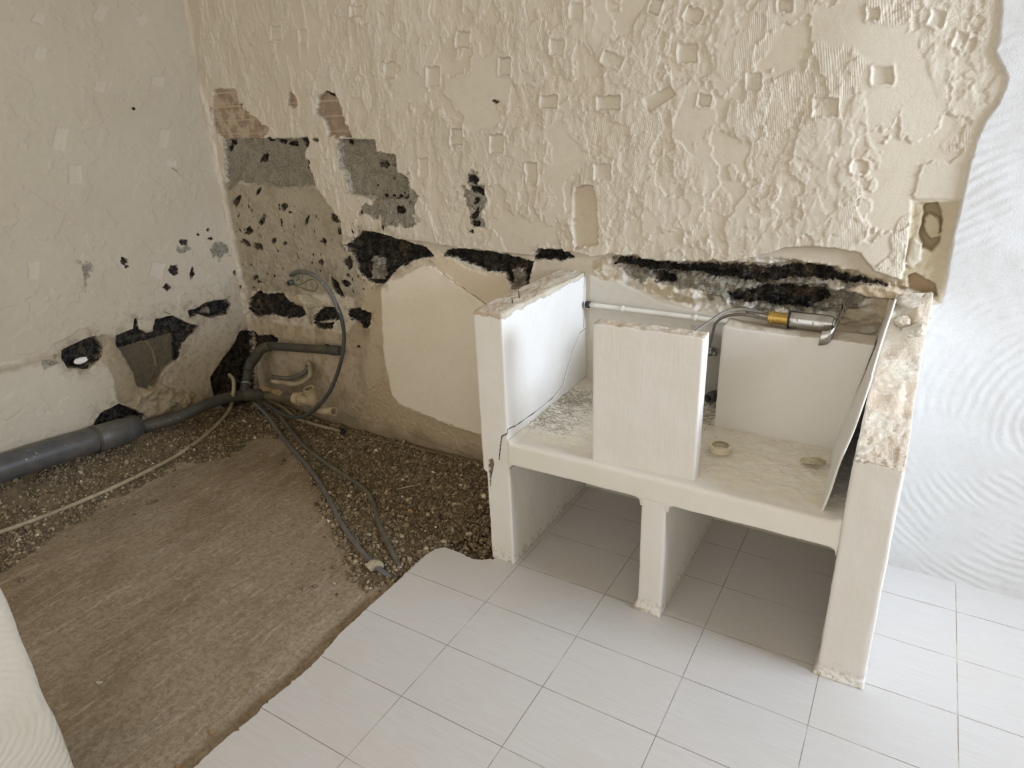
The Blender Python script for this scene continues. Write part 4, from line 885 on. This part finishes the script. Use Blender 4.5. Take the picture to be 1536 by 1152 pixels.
hd = (h1-e4)/np.linalg.norm(h1-e4); setsharp(link('socket', sweep([h1-hd*.05, h1-hd*.045, h1, h1+hd*.01], [.0245, .0262, .0262, .023], 22, sm=1), MAT['pvc_dark'], e), 50)
k1 = on(2, .14, 448, 597)
k1 = on(1, .44, 447, 598)
link('side_pipe', sweep([k0, (k0*.5+k1*.5), k1], [.0265, .0255, .025], 22, sm=4), MAT['pvc_dirty'], e)
# beige branch fitting on the end
e = empty('branch_fitting', tuple(k1), 'beige plastic branch fitting with open mouths at the end of the dirty side pipe', 'pipe fitting')
k2 = k1+(k1-k0)/np.linalg.norm(k1-k0)*.03
setsharp(link('collar', hollow(k1-(k1-k0)*.06, k2, .033, .022, 28, .008), MAT['pvc_beige'], e))
m0 = on(1, .42, 475, 612); m1 = on(1, .395, 463, 583)
link('upright_mouth', hollow(m0, m1, .0245, .020, 28), MAT['pvc_beige'], e); ud = (m1-m0)/np.linalg.norm(m1-m0)
setsharp(link('mouth_rim', hollow(m1-ud*.022, m1+ud*.002, .0285, .020, 28), MAT['pvc_beige'], e))
link('body', sweep([k1, k1*.5+(m0*.7+m1*.3)*.5, m0*.7+m1*.3], [.024, .024, .020], 24, sm=3), MAT['pvc_beige'], e)
link('heel', sweep([m0-ud*.028, m0-ud*.024, m0-ud*.006, m0+ud*.004], [.014, .022, .0255, .0245], 24, sm=3), MAT['pvc_beige'], e)
n0 = on(1, .41, 474, 616); n1 = on(1, .40, 501, 617)
link('side_mouth', hollow(n0, n1, .0195, .0155, 28), MAT['pvc_beige'], e)
nd = (n1-n0)/np.linalg.norm(n1-n0); setsharp(link('mouth_rim', hollow(n1-nd*.012, n1+nd*.001, .022, .0155, 28), MAT['pvc_beige'], e))

# ------------------------------------------------------------------ conduits and cable
def onz(z, *p): return on(2, z, *p)
def gz(px, py, r):   # point resting on the ground
    d = pray(px, py); t = np.linspace(1.2, 4.6, 1400); Q = CAM+t[:, None]*d
    g = Q[:, 2]-ground_h(Q[:, 0], Q[:, 1])-r; k = int(np.argmax(g < 0)); return Q[k]
def conduit(name, pts, r, mat, label, cat='conduit', extras=()):
    return tag(link(name, sweep(pts, r, 14), MAT[mat]), label, cat)
conduit('conduit', [on(0, -1.70, 344, 562), on(0, -1.64, 350, 570), on(0, -1.58, 350, 590), gz(345, 612, .05), gz(330, 632, .02), gz(305, 655, .012), gz(270, 680, .010), gz(228, 703, .009), gz(170, 731, .009), gz(100, 761, .009), gz(40, 784, .009), gz(-40, 812, .009)],
        .0098, 'conduit_beige', 'long thin beige conduit running from the corner past the thick waste pipe')
conduit('conduit', [onz(.10, 380, 604), onz(.05, 400, 622), gz(420, 650, .014), gz(440, 675, .012), gz(462, 700, .011), gz(481, 727, .011), gz(497, 755, .011), gz(512, 785, .011), gz(535, 818, .011), gz(560, 846, .010), gz(574, 858, .008), gz(590, 869, -.004)],
        .0105, 'conduit_blue', 'grey conduit nearer the screed, ending at the tile edge beneath a white chunk')
conduit('conduit', [onz(.09, 395, 603), onz(.05, 415, 618), gz(432, 640, .014), gz(455, 668, .012), gz(485, 692, .012), gz(515, 712, .012), gz(545, 733, .012), gz(560, 756, .012), gz(568, 785, .012), gz(580, 812, .011), gz(590, 832, .010), gz(600, 852, -.004)],
        .0105, 'conduit', 'grey conduit farther from the screed, bending over the gravel to the tile edge')
cb = [on(1, .60, 436, 413), on(1, .56, 445, 408), on(1, .52, 465, 410), on(1, .50, 484, 424), on(1, .49, 499, 446), on(1, .49, 510, 470), on(1, .485, 516, 500), on(1, .47, 514, 530), on(1, .45, 506, 560), on(1, .42, 494, 588), on(1, .39, 474, 612), on(1, .37, 452, 625), on(1, .37, 430, 624), on(1, .39, 412, 614), on(1, .41, 396, 604)]
e = empty('cable', tuple(cb[8]), 'thick dark cable looping from the wall box down to the corner joint', 'cable')
link('sheath', sweep(cb, [.0085]*5+[.0095]*10, 14), MAT['cable'], e)
link('worn_sleeve', sweep([cb[0]+(cb[1]-cb[0])*.3]+cb[1:6], [.0105]*6, 14), MAT['conduit_blue'], e)
conduit('conduit', [onz(.06, 402, 600), onz(.03, 425, 612), gz(445, 628, .010), gz(470, 636, .009), gz(495, 643, .008), gz(511, 648, .007)], .0095, 'conduit_beige', 'short beige conduit passing under the branch fitting to a tied end')
conduit('conduit', [gz(519, 648, .006), gz(545, 655, .006), gz(575, 662, .005), gz(620, 671, .004), gz(665, 682, .004), gz(705, 691, .002), gz(730, 696, -.004)], .0075, 'conduit_buried', 'dirt covered conduit half buried in gravel along the foot of the back wall')
conduit('conduit', [gz(640, 680, -.004), gz(662, 690, .003), gz(690, 698, .002), gz(715, 702, -.006)], .006, 'conduit_buried', 'shorter half buried conduit in front of the longer one by the back wall')
tag(link('tie_wire', hollow(gz(512, 646, .006), gz(518, 650, .006), .014, .010, 14), MAT['rubber']), 'dark wire tie round the conduit end beside the branch fitting', 'wire tie')
conduit('conduit', [on(1, .56, 462, 548), on(1, .55, 459, 556), on(1, .53, 450, 563), on(1, .51, 436, 567), on(1, .50, 420, 567), on(1, .49, 408, 565)], .012, 'conduit_dirty' if 'conduit_dirty' in MAT else 'conduit', 'short curved dusty conduit against the corner wall, inner one of two', 'conduit')
conduit('conduit', [on(1, .585, 463, 543), on(1, .54, 466, 560), on(1, .52, 460, 569), on(1, .50, 444, 576), on(1, .485, 425, 574), on(1, .475, 408, 572)], .013, 'conduit_beige', 'short curved dusty conduit against the corner wall, outer one of two', 'conduit')
# wall box with stripped wires
bx = on(1, .60, 436, 424)
e = empty('cable_box', tuple(bx), 'round recessed cable outlet with loose thin wires in the corner wall', 'cable outlet')
link('sleeve', hollow(bx+[0, .03, 0], bx+[.002, -.018, 0], .014, .010, 20), MAT['pvc_dark'], e)
def wr(pts, r, mat): link('wire', sweep(pts, r, 8), MAT[mat], e)
wr([bx+[0, .01, 0], on(1, .58, 446, 428), on(1, .56, 456, 424), on(1, .55, 466, 419), on(1, .55, 474, 422), on(1, .55, 476, 430), on(1, .55, 471, 437), on(1, .56, 460, 435), on(1, .57, 448, 430)], .0022, 'copper')
wr([bx+[0, .01, .004], on(1, .58, 440, 416), on(1, .57, 446, 412), on(1, .57, 449, 418), on(1, .58, 444, 421)], .0022, 'copper')
wr([bx+[0, .01, -.004], on(1, .58, 445, 430), on(1, .55, 460, 433), on(1, .55, 472, 437)], .0018, 'wire_yellow')
rock('plaster_lump', on(1, .61, 462, 450)+[0, 0, -.02], (.125, .036, .040), 31, MAT['mortar_yellow'], 'crumbling beige mortar lump bulging under the cable outlet on the back wall', 'mortar lump', rz=0)
tag(link('plastic_strip', sweep([on(1, .585, 455, 455), on(1, .575, 462, 470), on(1, .59, 467, 486)], [.008, .009, .006], 10), MAT['conduit_beige']), 'beige stub of conduit hanging in the dark slot under the cable outlet', 'conduit')
# torn brown scrap lying on the side pipe
def leaf():
    c = (k0+k1)/2+np.array([-.06, -.01, .028]); V = []; F = []; r = np.random.default_rng(9); n = 14
    V.append(tuple(c+[0, 0, .008]))
    for k in range(n):
        a = 2*math.pi*k/n; q = r.uniform(.6, 1.2); V.append(tuple(c+np.array([math.cos(a)*.085*q, math.sin(a)*.034*q, .010*math.sin(3*a)])))
    for k in range(n): F.append((0, 1+k, 1+(k+1) % n))
    me = bpy.data.meshes.new('scrap'); me.from_pydata(V, [], F); me.update(); return me
o = link('torn_scrap', leaf(), MAT['scrap'], smooth=False); md = o.modifiers.new('t', 'SOLIDIFY'); md.thickness = .003; tag(o, 'torn brown scrap of board lying on the dirty side pipe in the corner', 'scrap')

# ------------------------------------------------------------------ stones one can pick out on the ground
rock('plaster_chunk', gz(562, 852, .004), (.036, .026, .020), 41, MAT['stone_white'], 'large whitish plaster chunk lying on the grey conduit by the tile edge', 'chunk', rz=.2)
rock('stone', gz(616, 769, .0), (.017, .014, .012), 42, MAT['stone_orange'], 'orange brown stone in the middle of the gravel beside the conduits', 'stone')
rock('stone', gz(703, 803, .0), (.016, .012, .010), 43, MAT['stone_white'], 'pale stone in the gravel next to the left pier, right of the taller stone', 'stone', rz=.5)
rock('stone', gz(679, 798, .004), (.008, .012, .014), 44, MAT['stone_white'], 'narrow pale stone standing in the gravel above the tile corner', 'stone', rz=.9)
rock('stone', gz(553, 804, .0), (.013, .010, .009), 45, MAT['stone_white'], 'pale stone between the two grey conduits near the tile edge', 'stone')
rock('stone', gz(501, 876, .0), (.008, .006, .005), 46, MAT['stone_white'], 'small pale stone alone on the screed left of the gravel heap', 'stone')
rock('stone', gz(149, 1025, .0), (.010, .006, .005), 47, MAT['mortar'], 'small white chip alone on the brown screed near the white wall end', 'stone', rz=.5)
rock('stone', gz(317, 1100, .0), (.010, .008, .006), 48, MAT['stone_orange'], 'small brown stone on the screed close to the broken tile edge', 'stone')
rock('stone', gz(694, 722, .0), (.010, .009, .008), 49, MAT['stone_white'], 'pale stone in the gravel just left of the left pier middle', 'stone')
rock('stone', gz(267, 1150, .0), (.006, .006, .004), 50, MAT['stone_orange'], 'tiny brown pebble at the bottom of the screed', 'stone')
a, b = gz(595, 734, .004), gz(630, 727, .006)
tag(link('splinter', sweep([a, (a+b)/2+[0, 0, .002], b], [.002, .0034, .001], 6), MAT['wood'], smooth=False), 'pale wooden splinter lying across the gravel', 'splinter')
rock('white_bit', on(0, XL-.012, 120, 539)+[0, 0, -.012], (.016, .034, .015), 51, MAT['pipewhite'], 'white bit inside the round hole of the left wall, made as a lump', 'lump', sink=.3)  # stone shape stands in for a light-coloured bit taken for a pipe end
rock('pebble', onz(.0, 894, 736), (.010, .009, .007), 52, MAT['mortar'], 'small pale pebble on the tiles under the shelf by the left pier', 'pebble')
